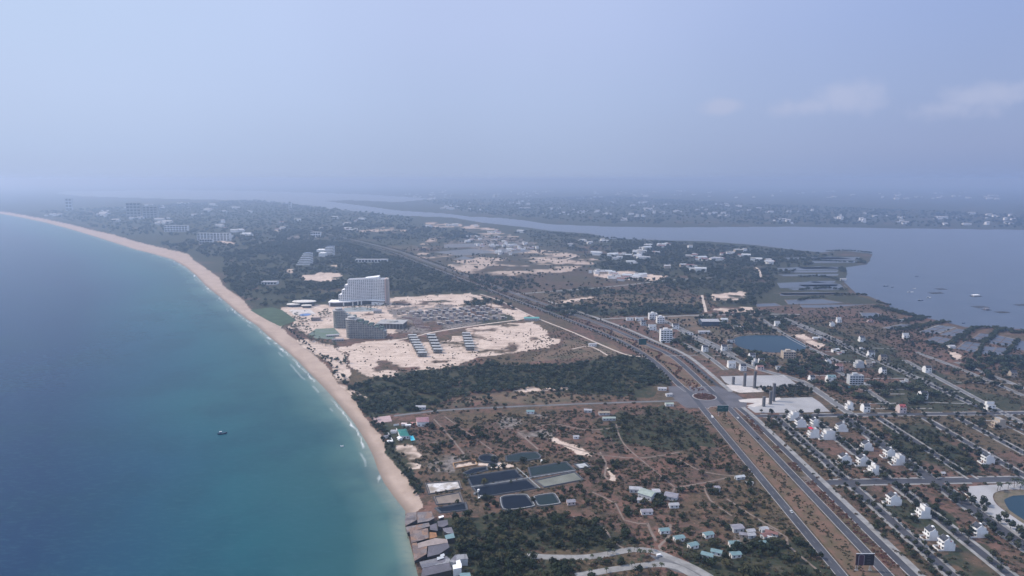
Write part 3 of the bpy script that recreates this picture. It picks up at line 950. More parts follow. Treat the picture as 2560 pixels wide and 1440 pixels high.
def villa(label, px, py, wpx, style='gable', face='W', wall=None, roof=None, h=10.4, W=7.2, detail=2, group='white town villas', D=None):
    wall = wall or WHITE
    roof = roof or DROOF
    x, y = G(px, py)
    if D is None:
        D = max(8.0, min(15.0, wpx * mpp(px, py)))
    if face == 'W':
        r = root_at('villa', label, 'house', x, y + W / 2, 0.0, group, D * 0.6)
    elif face == 'E':
        r = root_at('villa', label, 'house', x, y + W / 2, math.pi, group, D * 0.6)
    else:
        r = root_at('villa', label, 'house', x, y + D / 2, math.pi / 2, group, D * 0.6)
    a, b, w = -D / 2, D / 2, W / 2
    mb = MB()
    fl = h / 3.15
    if style == 'gable':
        prof = [(a + 0.8, 0), (b, 0), (b, fl * 1.7), (b - 1.7, fl * 1.7), (b - 1.7, h * 0.80), (b - 4.2, h * 0.80), (a + 0.42 * D, h), (a + 0.8, h * 0.76)]
    elif style == 'flat':
        prof = [(a + 0.8, 0), (b, 0), (b, fl), (b - 1.4, fl), (b - 1.4, h * 0.93), (b - 3.4, h), (a + 3.6, h), (a + 3.6, fl * 2.05), (a + 0.8, fl * 2.05)]
    else:
        prof = [(a + 0.8, 0), (b, 0), (b, fl * 1.1), (b - 2.2, fl * 1.1), (b - 2.2, h * 0.74), (b - 3.6, h * 0.74), (a + 0.52 * D, h * 0.98), (a + 3.0, h * 0.80), (a + 0.8, h * 0.72)]
    mb.prism_xz(prof, -w, w)
    mb.build('wall', wall, r)
    # roof plates laid between the raised party walls
    roof0 = None
    n = len(prof)
    for k in range(2, n):
        (x1, z1), (x2, z2) = prof[k], prof[(k + 1) % n]
        if x1 - x2 > 0.6:
            L = math.hypot(x2 - x1, z2 - z1)
            nx, nz = (z1 - z2) / L * -1, (x1 - x2) / L
            nx = (z2 - z1) / L
            o0, o1 = 0.04, 0.20
            ov = 0.5 if abs(z1 - z2) > 0.3 else -0.35
            tx, tz = (x2 - x1) / L, (z2 - z1) / L
            e1 = (x1, z1) if k < n - 1 else (x1, z1)
            x2e, z2e = (x2 + tx * ov, z2 + tz * ov) if (k + 1) % n == n - 1 else (x2, z2)
            q = [(x1 + nx * o0, z1 + nz * o0), (x1 + nx * o1, z1 + nz * o1), (x2e + nx * o1, z2e + nz * o1), (x2e + nx * o0, z2e + nz * o0)]
            mb = MB()
            mb.prism_xz(q, -w + 0.3, w - 0.3)
            flat_ = abs(z1 - z2) <= 0.3
            ro = mb.build('terrace' if flat_ else 'roof', TERR if flat_ else roof, r)
            roof0 = ro if roof0 is None or not flat_ else roof0
    if detail >= 1:
        nf = 3 if style == 'gable' else 2
        for f_ in range(nf):
            for s in (-1, 1):
                if f_ == 0 and s == 1:
                    continue
                part_box('window', GLASS, r, a + 0.74, s * w * 0.5 - 0.85, f_ * fl + 0.9, a + 0.86, s * w * 0.5 + 0.85, f_ * fl + 2.5)
    if detail >= 2:
        part_box('door', BROOF, r, a + 0.73, w * 0.5 - 0.8, 0.1, a + 0.85, w * 0.5 + 0.8, 2.4)
        for f_ in (1, 2)[:nf - 1]:
            ba = part_box('balcony', wall, r, a - 0.5, -w + 0.2, f_ * fl - 0.15, a + 0.8, w - 0.2, f_ * fl + 0.1)
            part_box('railing', wall, ba, a - 0.5, -w + 0.2, f_ * fl + 0.11, a - 0.3, w - 0.2, f_ * fl + 0.95)
        mb = MB()
        mb.box(a - 3.4, -w, -0.3, a - 3.2, w, 1.3)
        mb.box(a - 3.2, -w, -0.3, a + 0.8, -w + 0.2, 1.3)
        mb.box(a - 3.2, w - 0.2, -0.3, a + 0.8, w, 1.3)
        mb.build('yard_wall', wall, r)
        mb = MB()
        mb.box(b - 5.2, -1.2, h * 0.75, b - 3.7, 0.9, h + 0.25)
        mb.build('stair_tower', wall, roof0)
        part_box('water_tank', METAL, roof0, b - 3.3, 0.6, h * 0.80, b - 2.3, 1.5, h * 0.80 + 0.9)
    return r


V = villa
V('white villa behind grey-gabled neighbour at the plaza corner', 1987, 1052, 26, 'flat')
V('white villa with blank grey gable, second from the plaza corner', 2004, 1069, 25, 'gable')
V('white gabled villa tucked behind the red-awning villa', 2040, 1068, 17, 'gable')
rv = V('white villa with bright red awning on its roof terrace', 2037, 1096, 27, 'flat')
mb = MB()
mb.add([(-5.6, -3.4, 10.2), (-2.0, -3.8, 11.2), (-1.6, 3.2, 11.0), (-5.2, 3.6, 10.0), (-3.6, 0, 12.2)], [(0, 1, 4), (1, 2, 4), (2, 3, 4), (3, 0, 4)])
for s in (-3.2, 3.2):
    mb.tube([(-5.2, s, 7.2), (-5.2, s, 10.3)], 0.08)
REDM = surf('red_awning_cloth', (0.50, 0.03, 0.07), 0.7, 0.2, 0.5)
mb.build('awning', REDM, rv)
V('cream-white flat-topped villa with stepped gable beside red-awning villa', 2073, 1100, 33, 'flat')
V('white villa with stepped gable and dark hipped roof by back street', 2107, 1080, 27, 'hip')
V('white villa alone on a brown plot, dark blue roof, on the front street', 2116, 1162, 27, 'gable')
V('white villa with round tree at its door and bare sandy yard', 2171, 1128, 26, 'hip')
V('white terraced villa hidden half behind its taller twin by the crossroads', 2161, 1166, 26, 'gable')
V('large white villa with stacked balconies just above the crossroads', 2189, 1189, 22, 'flat', W=8.4)
V('white villa with dark terrace, back one of the pair by wide street', 2228, 1146, 24, 'gable')
V('white flat-roofed villa, front one of the pair by wide street', 2251, 1164, 27, 'flat')
V('slim white flat-topped villa, left of three above the cross street', 2126, 1026, 16, 'flat', detail=1, D=9)
V('white villa with triangular gable, middle of three above the cross street', 2168, 1032, 18, 'gable', 'S', detail=1, D=10, W=8)
V('pinkish gabled villa with red roof, right of three above the cross street', 2258, 1034, 20, 'gable', 'S', PINKW, RROOF, detail=1, D=10, W=8)
V('white villa alone among dark shrubs above the cross street', 2312, 999, 20, 'gable', 'S', detail=1, D=10, W=9)
V('white villa beside the eastern avenue, above the tan villa', 2480, 1027, 20, 'flat', 'S', detail=1, D=9, W=9)
V('tan unplastered villa on bare orange ground', 2503, 1071, 26, 'flat', 'W', CREAM, TERR, detail=2, W=9)
V('white villa with pale brown yard at right edge', 2475, 1161, 24, 'gable', detail=2)
V('white gabled villa standing alone below the crossroads', 2239, 1265, 30, 'gable')
V('boxy white villa with flat roof terrace and tank', 2314, 1297, 29, 'flat')
V('white villa with rounded gable and dark roof, upper one of a pair', 2335, 1352, 30, 'hip')
V('white villa with red vent in gable, lower one of a pair', 2372, 1378, 31, 'gable')
V('white villa with dark tree against its front, below the pale promenade', 2454, 1345, 30, 'gable')
part_box('vent', REDM, bpy.data.objects['villa.022'] if 'villa.022' in bpy.data.objects else rv, 0.5, -3.66, 7.6, 1.6, -3.58, 8.2)
M1 = dict(detail=1, group='houses of the lakeside quarter')
V('white house above the lake, left of the pale road', 1945, 817, 22, 'flat', 'S', D=9, W=10, **M1)
V('white house with tall blank gable on open slope', 2082, 817, 18, 'gable', 'W', D=9, **M1)
V('white flat house just behind the tall gable on open slope', 2099, 807, 20, 'flat', 'S', D=8, W=9, **M1)
V('white hipped house alone in scrub, right of the avenue', 2157, 855, 20, 'hip', 'S', D=9, W=9, **M1)
V('white house nearest the fish ponds', 2267, 848, 20, 'flat', 'S', D=8, W=10, **M1)
V('white house with grey-green side above dark shrubs', 2180, 893, 22, 'hip', 'S', D=9, W=10, **M1)
V('cream house with dark roof above the big pale grey house', 2210, 904, 22, 'gable', 'S', CREAM, DROOF, D=9, W=10, **M1)
V('big pale grey house beside the tan house', 2150, 920, 30, 'flat', 'W', GREYW, D=14, W=9, **M1)
V('tan house leaning on the big pale grey house', 2174, 919, 20, 'flat', 'S', CREAM, D=9, W=9, **M1)
V('slender white house with stepped front among shrubs', 2072, 913, 14, 'gable', 'W', D=8, **M1)
V('pinkish house with brown hipped roof left of the grey house', 2100, 928, 24, 'hip', 'S', PINKW, BROOF, D=10, W=10, **M1)
V('white house with bright blank gable and windowed east side', 2211, 937, 20, 'gable', 'S', D=10, W=7, **M1)
V('white gabled house far right of the quarter, below the orange sand', 2322, 933, 22, 'gable', 'S', D=10, W=9, **M1)
V('white house beside the dirt yard at the upper plaza corner', 2032, 957, 18, 'gable', 'S', D=9, W=7, **M1)
V('white house with long blue-grey lean-to', 2080, 957, 26, 'gable', 'S', D=9, W=12, roof=TROOF, **M1)
V('cream roadside house at the right edge', 2536, 945, 20, 'hip', 'S', CREAM, D=9, W=9, **M1)
V('white gabled house on a bare plot left of the lake', 1764, 880, 22, 'gable', 'S', D=10, W=9, **M1)
V('white hipped house beside the trees at the near shore of the lake', 1812, 878, 20, 'hip', 'S', D=9, W=9, **M1)
V('grey unplastered house next to the white hipped house by the lake', 1827, 879, 14, 'flat', 'S', CONC, CONC, D=9, W=7, **M1)
V('white gabled house nearest the water at the lake corner', 1882, 900, 22, 'gable', 'S', D=10, W=9, **M1)
V('flat grey house in the middle of the lake corner cluster', 1889, 915, 16, 'flat', 'W', GREYW, D=9, W=8, **M1)
V('white gabled house at the right of the lake corner cluster', 1905, 913, 18, 'gable', 'S', D=9, W=8, **M1)
V('large white flat house just behind the first plaza', 1831, 921, 24, 'flat', 'S', D=10, W=11, **M1)
V('white house behind the plaza trees, next to the pillars', 1859, 928, 20, 'gable', 'S', D=9, W=9, **M1)
V('low white house with tin roof by the boulevard bend', 1575, 802, 22, 'flat', 'S', D=9, W=14, h=6, **M1)
V('long low white house left of two tall white blocks', 1600, 803, 24, 'flat', 'S', D=9, W=16, h=7, **M1)
V('white house with grey gable beside low white houses', 1609, 815, 18, 'gable', 'S', GREYW, D=10, W=9, **M1)
V('wide white house directly left of the six-storey block', 1632, 826, 28, 'flat', 'S', D=10, W=14, **M1)
V('pale house behind and right of the six-storey block', 1690, 823, 20, 'hip', 'S', D=10, W=12, **M1)
V('white-roofed house right of the large grey hall', 1812, 806, 24, 'hip', 'S', D=10, W=14, h=8, roof=METAL, **M1)


V('small white cottage above the west bank of the lake, left of two', 1841, 822, 14, 'flat', 'S', D=8, W=8, h=5, **M1)
V('small white cottage above the west bank of the lake, right of two', 1858, 824, 14, 'gable', 'S', D=8, W=8, h=6, **M1)
V('long pale shed-like house on the west shore of the lake', 1829, 857, 22, 'flat', 'S', GREYW, D=7, W=13, h=4.5, **M1)
V('pinkish house behind the first plaza, right of the white ones', 1902, 926, 20, 'hip', 'S', PINKW, BROOF, D=9, W=10, h=7, **M1)
V('low pale house beside the road at the right of the first plaza', 1950, 925, 18, 'flat', 'S', GREYW, D=8, W=9, h=5, **M1)
V('low white house with tin roof below the big grey hall', 1725, 838, 20, 'flat', 'S', D=8, W=11, h=4.5, **M1)
V('small white house by the shore road, left of the fish ponds', 2256, 745 + 60, 14, 'flat', 'S', D=8, W=9, h=5, **M1)
V('small reddish house on the slope above the fish pond bank', 2178, 806, 16, 'hip', 'S', PINKW, BROOF, D=8, W=10, h=5, **M1)


def apartment(label, px, py, wpx, depth, floors, bays, wall=None, fh=3.3, group=None, cat='apartment block', mat_roof=None, name='apartment_block'):
    wall = wall or WHITE
    x, y = G(px, py)
    w = wpx * mpp(px, py)
    r = root_at(name, label, cat, x, y + depth / 2, 0, group, w * 0.8)
    h = floors * fh
    mb = MB()
    mb.box(-w / 2, -depth / 2, 0, w / 2, depth / 2, h)
    mb.build('wall', wall, r)
    mb = MB()
    for (x0, y0, x1, y1) in ((-w / 2, -depth / 2, w / 2, -depth / 2 + .25), (-w / 2, depth / 2 - .25, w / 2, depth / 2), (-w / 2, -depth / 2 + .25, -w / 2 + .25, depth / 2 - .25), (w / 2 - .25, -depth / 2 + .25, w / 2, depth / 2 - .25)):
        mb.box(x0, y0, h, x1, y1, h + 0.9)
    mb.build('parapet', wall, r)
    part_box('roof', mat_roof or TERR, r, -w / 2 + .27, -depth / 2 + .27, h + .01, w / 2 - .27, depth / 2 - .27, h + .08)
    part_box('stair_tower', wall, r, -w * 0.2, -depth * 0.1, h + .08, w * 0.15, depth * 0.3, h + 3.0)
    bw = w / bays
    for f_ in range(floors):
        for b_ in range(bays):
            cx = -w / 2 + bw * (b_ + .5)
            part_box('window', GLASS, r, cx - bw * .33, -depth / 2 - .06, f_ * fh + .9, cx + bw * .33, -depth / 2 + .05, f_ * fh + 2.5)
        if floors > 3:
            part_box('balcony', wall, r, -w / 2, -depth / 2 - 1.0, f_ * fh - .1, w / 2, -depth / 2 - .02, f_ * fh + .15)
    return r


apartment('tall six-storey white block with rows of balconies beside the boulevard', 1666, 856, 29, 12, 6, 4, fh=3.5)
apartment('white three-storey block, rear one of the pair near boulevard bend', 1633, 800, 20, 12, 3, 3, fh=4)
apartment('white three-storey block, front one of the pair near boulevard bend', 1652, 809, 19, 12, 3, 3, fh=4)
apartment('wide pale apartment house with many windows above the cyan fence', 2141, 962, 35, 9, 4, 5, GREYW, fh=3.1)
apartment('tan four-storey block at the foot of the lake', 1974, 897, 31, 12, 3, 5, CREAM, fh=3.5)

# cyan fence below the wide apartment house
fx, fy = G(2140, 970)
fe = root_at('site_fence', 'cyan sheet-metal site fence below the wide apartment house', 'fence', fx, fy, 0, None, 3)
CYAN = surf('cyan_sheet', (0.10, 0.36, 0.42), 0.6, 0.25, 0.3)
mb = MB()
mb.box(-13, -0.1, 0.2, 13, 0.1, 2.6)
mb.build('panel', CYAN, fe)
for k in range(7):
    part_box('post', METAL, fe, -13.1 + k * 4.3, 0.12, 0, -12.9 + k * 4.3, 0.3, 2.7)


def shed(label, px, py, L, Wd, rot=0.0, h=3.0, roof=None, wall=None, rise=1.0, group=None, cat='shed', name='shed', win=True, grow=False):
    """gable-roofed shed: long axis L at angle rot (degrees, 0 = across the picture)"""
    x, y = G(px, py)
    r = root_at(name, label, cat, x, y, math.radians(rot), group, max(L, Wd) * 0.6)
    roof, wall = roof or METAL, wall or WHITE
    a, w = L / 2, Wd / 2
    mb = MB()
    v = [(-a, -w, 0), (a, -w, 0), (a, w, 0), (-a, w, 0), (-a, -w, h), (a, -w, h), (a, w, h), (-a, w, h), (-a, 0, h + rise), (a, 0, h + rise)]
    mb.add(v, [(0, 3, 2, 1), (0, 1, 5, 4), (2, 3, 7, 6), (1, 2, 6, 9, 5), (3, 0, 4, 8, 7), (4, 5, 9, 8), (6, 7, 8, 9)])
    mb.build('wall', wall, r)
    e, o = 0.5, 0.45
    mb = MB()
    for s in (-1, 1):
        dz = rise / w * o
        q = [(-a - e, s * (w + o), h - dz + .03), (a + e, s * (w + o), h - dz + .03), (a + e, 0, h + rise + .03), (-a - e, 0, h + rise + .03)]
        q2 = [(x_, y_, z_ + .12) for x_, y_, z_ in q]
        mb.add(q + q2, [(0, 1, 2, 3), (4, 5, 6, 7), (0, 1, 5, 4), (1, 2, 6, 5), (3, 0, 4, 7)])
    mb.build('roof', roof, r)
    if win:
        part_box('door', GLASS, r, -a - .05, -0.6, .05, -a + .05, .6, 2.1)
        n = max(1, int(L / 3.5))
        for k in range(n):
            cx = -a + L * (k + .5) / n
            part_box('window', GLASS, r, cx - .6, -w - .06, 1.0, cx + .6, -w + .05, 2.2)
    return r


T = dict(roof=TROOF, cat='bungalow', name='bungalow', group='teal-roofed bungalows', rise=0.9)
shed('teal bungalow by the ring path, nearest the dark round tree', 1660, 1332, 7.6, 4.6, 8, **T)
shed('teal bungalow below the ring path with bright white end wall', 1697, 1351, 8.0, 4.6, 16, **T)
shed('teal bungalow in the middle of the group, right of the dirt track', 1732, 1369, 7.4, 4.6, 22, **T)
shed('teal bungalow standing highest in the group beside dark trees', 1770, 1342, 7.6, 4.6, 18, **T)
shed('teal bungalow just below the tin-roofed hamlet', 1835, 1365, 7.8, 4.8, 2, **T)
shed('teal bungalow turned askew, lowest of the group', 1768, 1394, 8.2, 4.6, -28, **T)
shed('teal bungalow half hidden by a tree in the middle of the grove', 1791, 1386, 7.6, 4.4, -25, **T)
shed('teal bungalow at the right end of the lowest pair', 1838, 1392, 7.6, 4.6, 10, **T)
shed('small pale teal hut beside the brown-roofed sheds', 1907, 1364, 4.5, 3.8, 15, **T)
K = dict(group='sheds of the farmstead', name='farm_shed')
LGREEN = surf('pale_green_sheet_roof', (0.30, 0.35, 0.31), 0.55, 0.2, 0.4)
LGREY = surf('pale_grey_sheet_roof', (0.36, 0.36, 0.38), 0.55, 0.25, 0.4)
PGREY = surf('mauve_grey_sheet_roof', (0.24, 0.23, 0.26), 0.55, 0.25, 0.4)
shed('large pale green shed in the middle of the farmstead', 1618, 1243, 13, 11, -38, 4.5, roof=LGREEN, wall=GREYW, rise=1.5, **K)
shed('pale grey shed behind the large pale green shed', 1589, 1229, 11, 6, -8, 3.5, roof=LGREY, wall=GREYW, **K)
shed('bright white flat-roofed house beside the pale green shed', 1640, 1238, 6.5, 6, 0, 4.5, roof=LGREY, wall=WHITE, rise=0.3, **K)
shed('mauve-grey shed at the right of the farmstead', 1678, 1246, 11, 9, -25, 3.5, roof=PGREY, wall=GREYW, **K)
shed('small pale shed left of the farmstead trees', 1603, 1256, 6, 4.5, -20, 3, roof=LGREY, wall=GREYW, **K)
shed('pale long shed in front of the farmstead, right side', 1684, 1268, 8, 4.5, 5, 3, roof=LGREY, wall=WHITE, **K)
shed('low mauve shed with white yard wall below the farmstead', 1616, 1284, 9.5, 5, 5, 3, roof=PGREY, wall=WHITE, **K)
shed('small grey block house beside the light track', 1792, 1228, 4.5, 4.5, 5, 4, roof=PGREY, wall=GREYW, rise=.3, **K)
shed('white tin shed beside the boulevard verge', 1849, 1197, 9, 4, 15, 2.6, roof=METAL, wall=GREYW, **K)
shed('low white ruin beside the boulevard verge', 1873, 1211, 6, 3, -10, 2.0, roof=METAL, wall=WHITE, **K)
K = dict(group='sheds of the roadside hamlet', name='hamlet_shed')
shed('open-sided grey shed at the upper left of the hamlet', 1842, 1326, 9, 7, 10, 3.4, roof=PGREY, wall=GREYW, **K)
shed('light grey tin house in the middle of the hamlet, upper', 1876, 1334, 6, 4, 10, 3, roof=LGREY, wall=GREYW, **K)
shed('light grey tin house in the middle of the hamlet, lower', 1877, 1344, 6, 4, 8, 3, roof=LGREY, wall=GREYW, **K)
shed('light grey house beside the end of the light track', 1909, 1329, 6, 4.5, 15, 3, roof=LGREY, wall=GREYW, **K)
shed('rusty brown shed at the lower right of the hamlet', 1913, 1345, 6.5, 5, 22, 3, roof=BROOF, wall=GREYW, **K)
shed('long rusty shed behind the rusty brown shed', 1929, 1338, 9, 3.5, -35, 2.8, roof=BROOF, wall=GREYW, **K)
shed('tin lean-to leaning on the rusty brown shed', 1925, 1350, 4, 2.5, -30, 2.4, roof=METAL, wall=GREYW, **K)
shed('mauve shed at the lower left of the hamlet', 1858, 1342, 6, 4, -15, 2.8, roof=PGREY, wall=CREAM, **K)
K = dict(group='scattered sheds in the scrub', name='field_shed')
shed('white-roofed shed in front of the wood', 1052, 1022, 12, 7, 2, 3.2, roof=LGREY, wall=GREYW, **K)
shed('turquoise-roofed hut among rubble plots', 1326, 1033, 9, 6, 0, 3, roof=TROOF, wall=WHITE, **K)
shed('pinkish hut below the lined ponds', 1427, 1260, 7, 5, 10, 3, roof=PGREY, wall=PINKW, **K)
shed('small white box hut beside the road in sandy field', 1481, 865, 13, 6, 0, 4, roof=LGREY, wall=WHITE, **K)
shed('green-roofed hall beside the sand square', 1329, 799, 30, 14, 0, 4, roof=surf('sea_green_roof', (0.10, 0.30, 0.27), 0.55, 0.2, 0.3), wall=GREYW, **K)
shed('small white field hut at the pale rubble edge', 1440, 1096, 6, 3.5, 5, 2.6, roof=LGREY, wall=WHITE, **K)
shed('tan-roofed longhouse in the dark grove', 1510, 1036, 13, 6, 3, 3, roof=surf('tan_sheet_roof', (0.30, 0.25, 0.19), 0.6, 0.25, 0.3), wall=GREYW, **K)
shed('green-grey longhouse below the tan-roofed longhouse', 1522, 1050, 15, 5, 2, 3, roof=LGREEN, wall=GREYW, **K)
shed('grey shed in the dark grove, left of the longhouses', 1470, 1030, 9, 5, -10, 3, roof=LGREY, wall=GREYW, **K)
shed('white-and-green shop beside the junction, in the wood edge', 1655, 975, 11, 6, -5, 3, roof=LGREY, wall=WHITE, **K)
shed('low pale kiosk beside the junction corner', 1672, 990, 8, 5, 10, 3, roof=LGREY, wall=WHITE, **K)
shed('pale green shop below the junction corner', 1673, 1014, 10, 6, 0, 3, roof=LGREEN, wall=WHITE, **K)
shed('white hut at the corner of a fish pond', 2377, 870, 11, 9, 10, 4, roof=LGREY, wall=WHITE, **K)
shed('white hut at the tip of the mud flats', 2107, 701, 16, 10, 0, 5, roof=LGREY, wall=WHITE, **K)
shed('tiny cream kiosk at the corner of the wide street', 2356, 1188, 3.4, 3, 0, 2.6, roof=LGREY, wall=CREAM, **K)
# the grey hall above the lake
hall = shed('large hall with pale grey roof and deep blue front', 1772, 812, 34, 26, 0, 9, roof=LGREY, wall=surf('deep_blue_cladding', (0.05, 0.075, 0.12), 0.6, 0.2, 0.2), rise=2.5, cat='hall', name='sports_hall')
shed('low grey annex in front of the large hall', 1760, 833, 20, 9, 0, 4, roof=LGREY, wall=GREYW, cat='hall', name='annex')

# ------------------------------------------------------------------ compound of the green-roofed beach house


def Z2(L, z=0.0):
    return GL([(920 + x / 12.0, 1020 + y / 12.0) for x, y in L], z)


def hiproof(name, label, cat, quad, h, rise, roof, wall, group=None):
    cx, cy = sum(p[0] for p in quad) / 4, sum(p[1] for p in quad) / 4
    r = root_at(name, label, cat, cx, cy, 0, group, 9)
    q = [(p[0] - cx, p[1] - cy) for p in quad]
    mb = MB()
    mb.prism([(x * .93, y * .93) for x, y in q], 0, h)
    mb.build('wall', wall, r)
    m0 = ((q[0][0] + q[3][0]) / 2 * .45, (q[0][1] + q[3][1]) / 2 * .45, h + rise)
    m1 = ((q[1][0] + q[2][0]) / 2 * .45, (q[1][1] + q[2][1]) / 2 * .45, h + rise)
    v = [(x, y, h + .05) for x, y in q] + [m0, m1]
    mb = MB()
    mb.add(v, [(0, 1, 5, 4), (1, 2, 5), (2, 3, 4, 5), (3, 0, 4), (3, 2, 1, 0)])
    mb.build('roof', roof, r)
    xs, ys = [p[0] for p in q], [p[1] for p in q]
    for k in range(3):
        t = (k + .5) / 3
        bx, by = q[3][0] * .93 * (1 - t) + q[2][0] * .93 * t, q[3][1] * .93 * (1 - t) + q[2][1] * .93 * t
        part_box('window', GLASS, r, bx - .8, by - .08, 1.0, bx + .8, by + .08, 2.3)
    return r


hiproof('beach_house', 'beach house with large dark green hipped roof beside blue pool', 'house', Z2([(870, 640), (1150, 610), (1250, 830), (960, 830)], 4), 3.6, 2.2, GROOF, WHITE)
hiproof('beach_villa', 'white beach villa with dusky pink tiled roof and pink terrace', 'house', Z2([(1430, 300), (1820, 280), (1840, 430), (1460, 440)], 5), 5.5, 1.6, surf('dusky_pink_tiles', (0.27, 0.15, 0.17), 0.7, 0.2, 0.4), WHITE)
sheet('plaza', Z2([(1270, 420), (1440, 440), (1500, 580), (1320, 560)]), surf('pink_terrace', (0.42, 0.20, 0.19), 0.8, 0.2, 0.3), 0.2)
sheet('plaza', Z2([(120, 300), (400, 260), (660, 230), (720, 400), (480, 430), (300, 460)]), surf('pinkish_paved_yard', (0.42, 0.31, 0.31), 0.9, 0.2, 0.15), 0.1)
px_, py_ = Z2([(1325, 905)])[0]
po = root_at('swimming_pool', 'bright blue swimming pool beside the green-roofed beach house', 'pool', px_, py_, 0, None, 5)
q = [(x - px_, y - py_) for x, y in Z2([(1245, 830), (1345, 825), (1410, 965), (1290, 985)])]
mb = MB()
mb.prism([(x * 1.18, y * 1.12) for x, y in q], -0.2, 0.14)
mb.build('pool_deck', PAVE, po)
mb = MB()
mb.prism(q, -0.1, 0.2)
mb.build('pool_water', POOLW, po)
for lab, (cx, cy), L_, W_, rot, rm in (('long white shed behind the green-roofed beach house', (1205, 560), 4.5, 2.4, 10, WHITE), ('white roofed garage in front of the green-roofed beach house', (955, 955), 4.0, 3.2, -55, WHITE),
                                      ('white pavilion left of the green-roofed beach house', (780, 740), 5.0, 4.0, 0, LGREY), ('grey lean-to shelter at the beach edge of the compound', (560, 890), 6.5, 2.4, 38, PGREY),
                                      ('small white hut at the beach edge of the compound', (660, 1045), 4.0, 2.4, 5, WHITE), ('pink-roofed hut beside the long white shed', (1090, 520), 4.5, 3.0, -8, PINKW)):
    p = (920 + cx / 12.0, 1020 + cy / 12.0)
    shed(lab, p[0], p[1], L_ * 1.25, W_ * 1.25, rot, 2.4, roof=rm, wall=WHITE, rise=.6, group='outbuildings of the beach compound', name='outbuilding', win=False)


def wall_line(label, pts, h=2.0, mat=None, th=0.3):
    c = pts[0]
    r = root_at('garden_wall', label, 'wall', c[0], c[1], 0, None, 1)
    mb = MB()
    ribbon('', [(x - c[0], y - c[1]) for x, y in pts], th, None, h, 0.0, mb=mb)
    mb.build('wall_run', mat or WHITE, r)


wall_line('white garden wall along the left of the green-roofed house', Z2([(580, 730), (760, 1040)]))
wall_line('white terrace wall touching the green roof corner', Z2([(850, 680), (945, 810)]), 3.0)
wall_line('white wall behind the compound hedge', Z2([(770, 540), (930, 520)]))
wall_line('white low wall beside the track to the promenade pond', GL([(2393, 1222), (2428, 1246), (2424, 1233)]), 1.0)

# ------------------------------------------------------------------ the tall beach hotel


def slab_curve(pts, depth):
    return pts + [(x, y + depth) for x, y in reversed(pts)]


hx0, hy0 = G(848, 764)
hx1 = G(966, 759)[0]
HL = (hx1 - hx0) * 1.0
hotel = root_at('hotel_tower', 'tall white hotel tower with curved balcony front and stepped left side', 'hotel', hx0, hy0, 0, None, 75)


def hc(u):
    s = min(1, max(0, (u - 0.08) / 0.6))
    e = min(1, max(0, (u - 0.72) / 0.28))
    return (u * HL, 17 * s * s * (3 - 2 * s) - 6 * e * e * (3 - 2 * e))


HGLASS = surf('sky_tinted_glazing', (0.085, 0.11, 0.145), 0.2, 0.2, 0.3)  # reflected sky is put into the base colour, paler than plain glass
FH, Z0H, NFL, NB = 3.55, 11.0, 13, 24


def u0f(f):
    z = Z0H + f * FH
    return 0.0 if z < 25 else 0.067 if z < 34 else 0.134 if z < 43 else 0.2


mb = MB()
for f in range(NFL):
    u0 = u0f(f)
    k0 = round(u0 * NB)
    pts = [hc(u0 + (1 - u0) * k / 24) for k in range(25)]
    mb.prism(slab_curve(pts, 24), Z0H + f * FH, Z0H + (f + 1) * FH - 0.02)
mb.build('wall', WHITE, hotel)
for f in range(NFL + 1):
    u0 = u0f(min(f, NFL - 1)) if f < NFL else 0.2
    pts = [hc(u0 + (1 - u0) * k / 24) for k in range(25)]
    mb = MB()
    z = Z0H + f * FH
    mb.prism([(x, y - 1.4) for x, y in pts] + [(x, y - .03) for x, y in reversed(pts)], z - .3, z)
    mb.prism([(x, y - 1.4) for x, y in pts] + [(x, y - 1.2) for x, y in reversed(pts)], z, z + 1.15)
    if f in (0, 4, 7, 10):
        pass
    mb.build('balcony_slab', WHITE, hotel)
for b_ in range(NB + 1):
    u = b_ / NB
    ft = max([f for f in range(NFL) if u0f(f) <= u + 1e-6] + [-1])
    x, y = hc(u)
    part_box('fin', WHITE, hotel, x - .35, y - 1.17, Z0H + .02, x + .35, y - .04, Z0H + (ft + 1) * FH - .35)
wins = []
for f in range(NFL):
    for b_ in range(NB):
        u = (b_ + .5) / NB
        if u < u0f(f):
            continue
        x, y = hc(u)
        wins.append((x, y - .5, Z0H + f * FH))
bw = HL / NB
rest = MB()
for k, (x, y, z) in enumerate(sorted(wins, key=lambda q: q[0], reverse=True)):
    if k < 100:
        part_box('window', HGLASS, hotel, x - bw * .30, y + .42, z + .05, x + bw * .30, y + .6, z + 2.5)
    else:
        rest.box(x - bw * .30, y + .42, z + .05, x + bw * .30, y + .6, z + 2.5)
rest.build('window', HGLASS, hotel, kind='stuff')
ex, ey = hc(1.0)
part_box('end_wall', surf('salmon_end_wall', (0.60, 0.46, 0.41), 0.7, 0.12, 0.1), hotel, ex + .02, ey - 2.2, 0, ex + 2.0, ey + 26, Z0H + NFL * FH + 1.5)
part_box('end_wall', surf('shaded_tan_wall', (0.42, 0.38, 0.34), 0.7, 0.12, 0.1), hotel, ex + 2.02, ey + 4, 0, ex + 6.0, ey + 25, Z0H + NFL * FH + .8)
zt = Z0H + NFL * FH
pts = [hc(.2 + .8 * k / 16) for k in range(17)]
mb = MB()
mb.prism([(x, y + 1) for x, y in pts] + [(x, y + 23) for x, y in reversed(pts)], zt + .03, zt + 1.2)
mb.build('roof', LGREY, hotel)
mb = MB()
a, b_ = hc(.55), hc(.86)
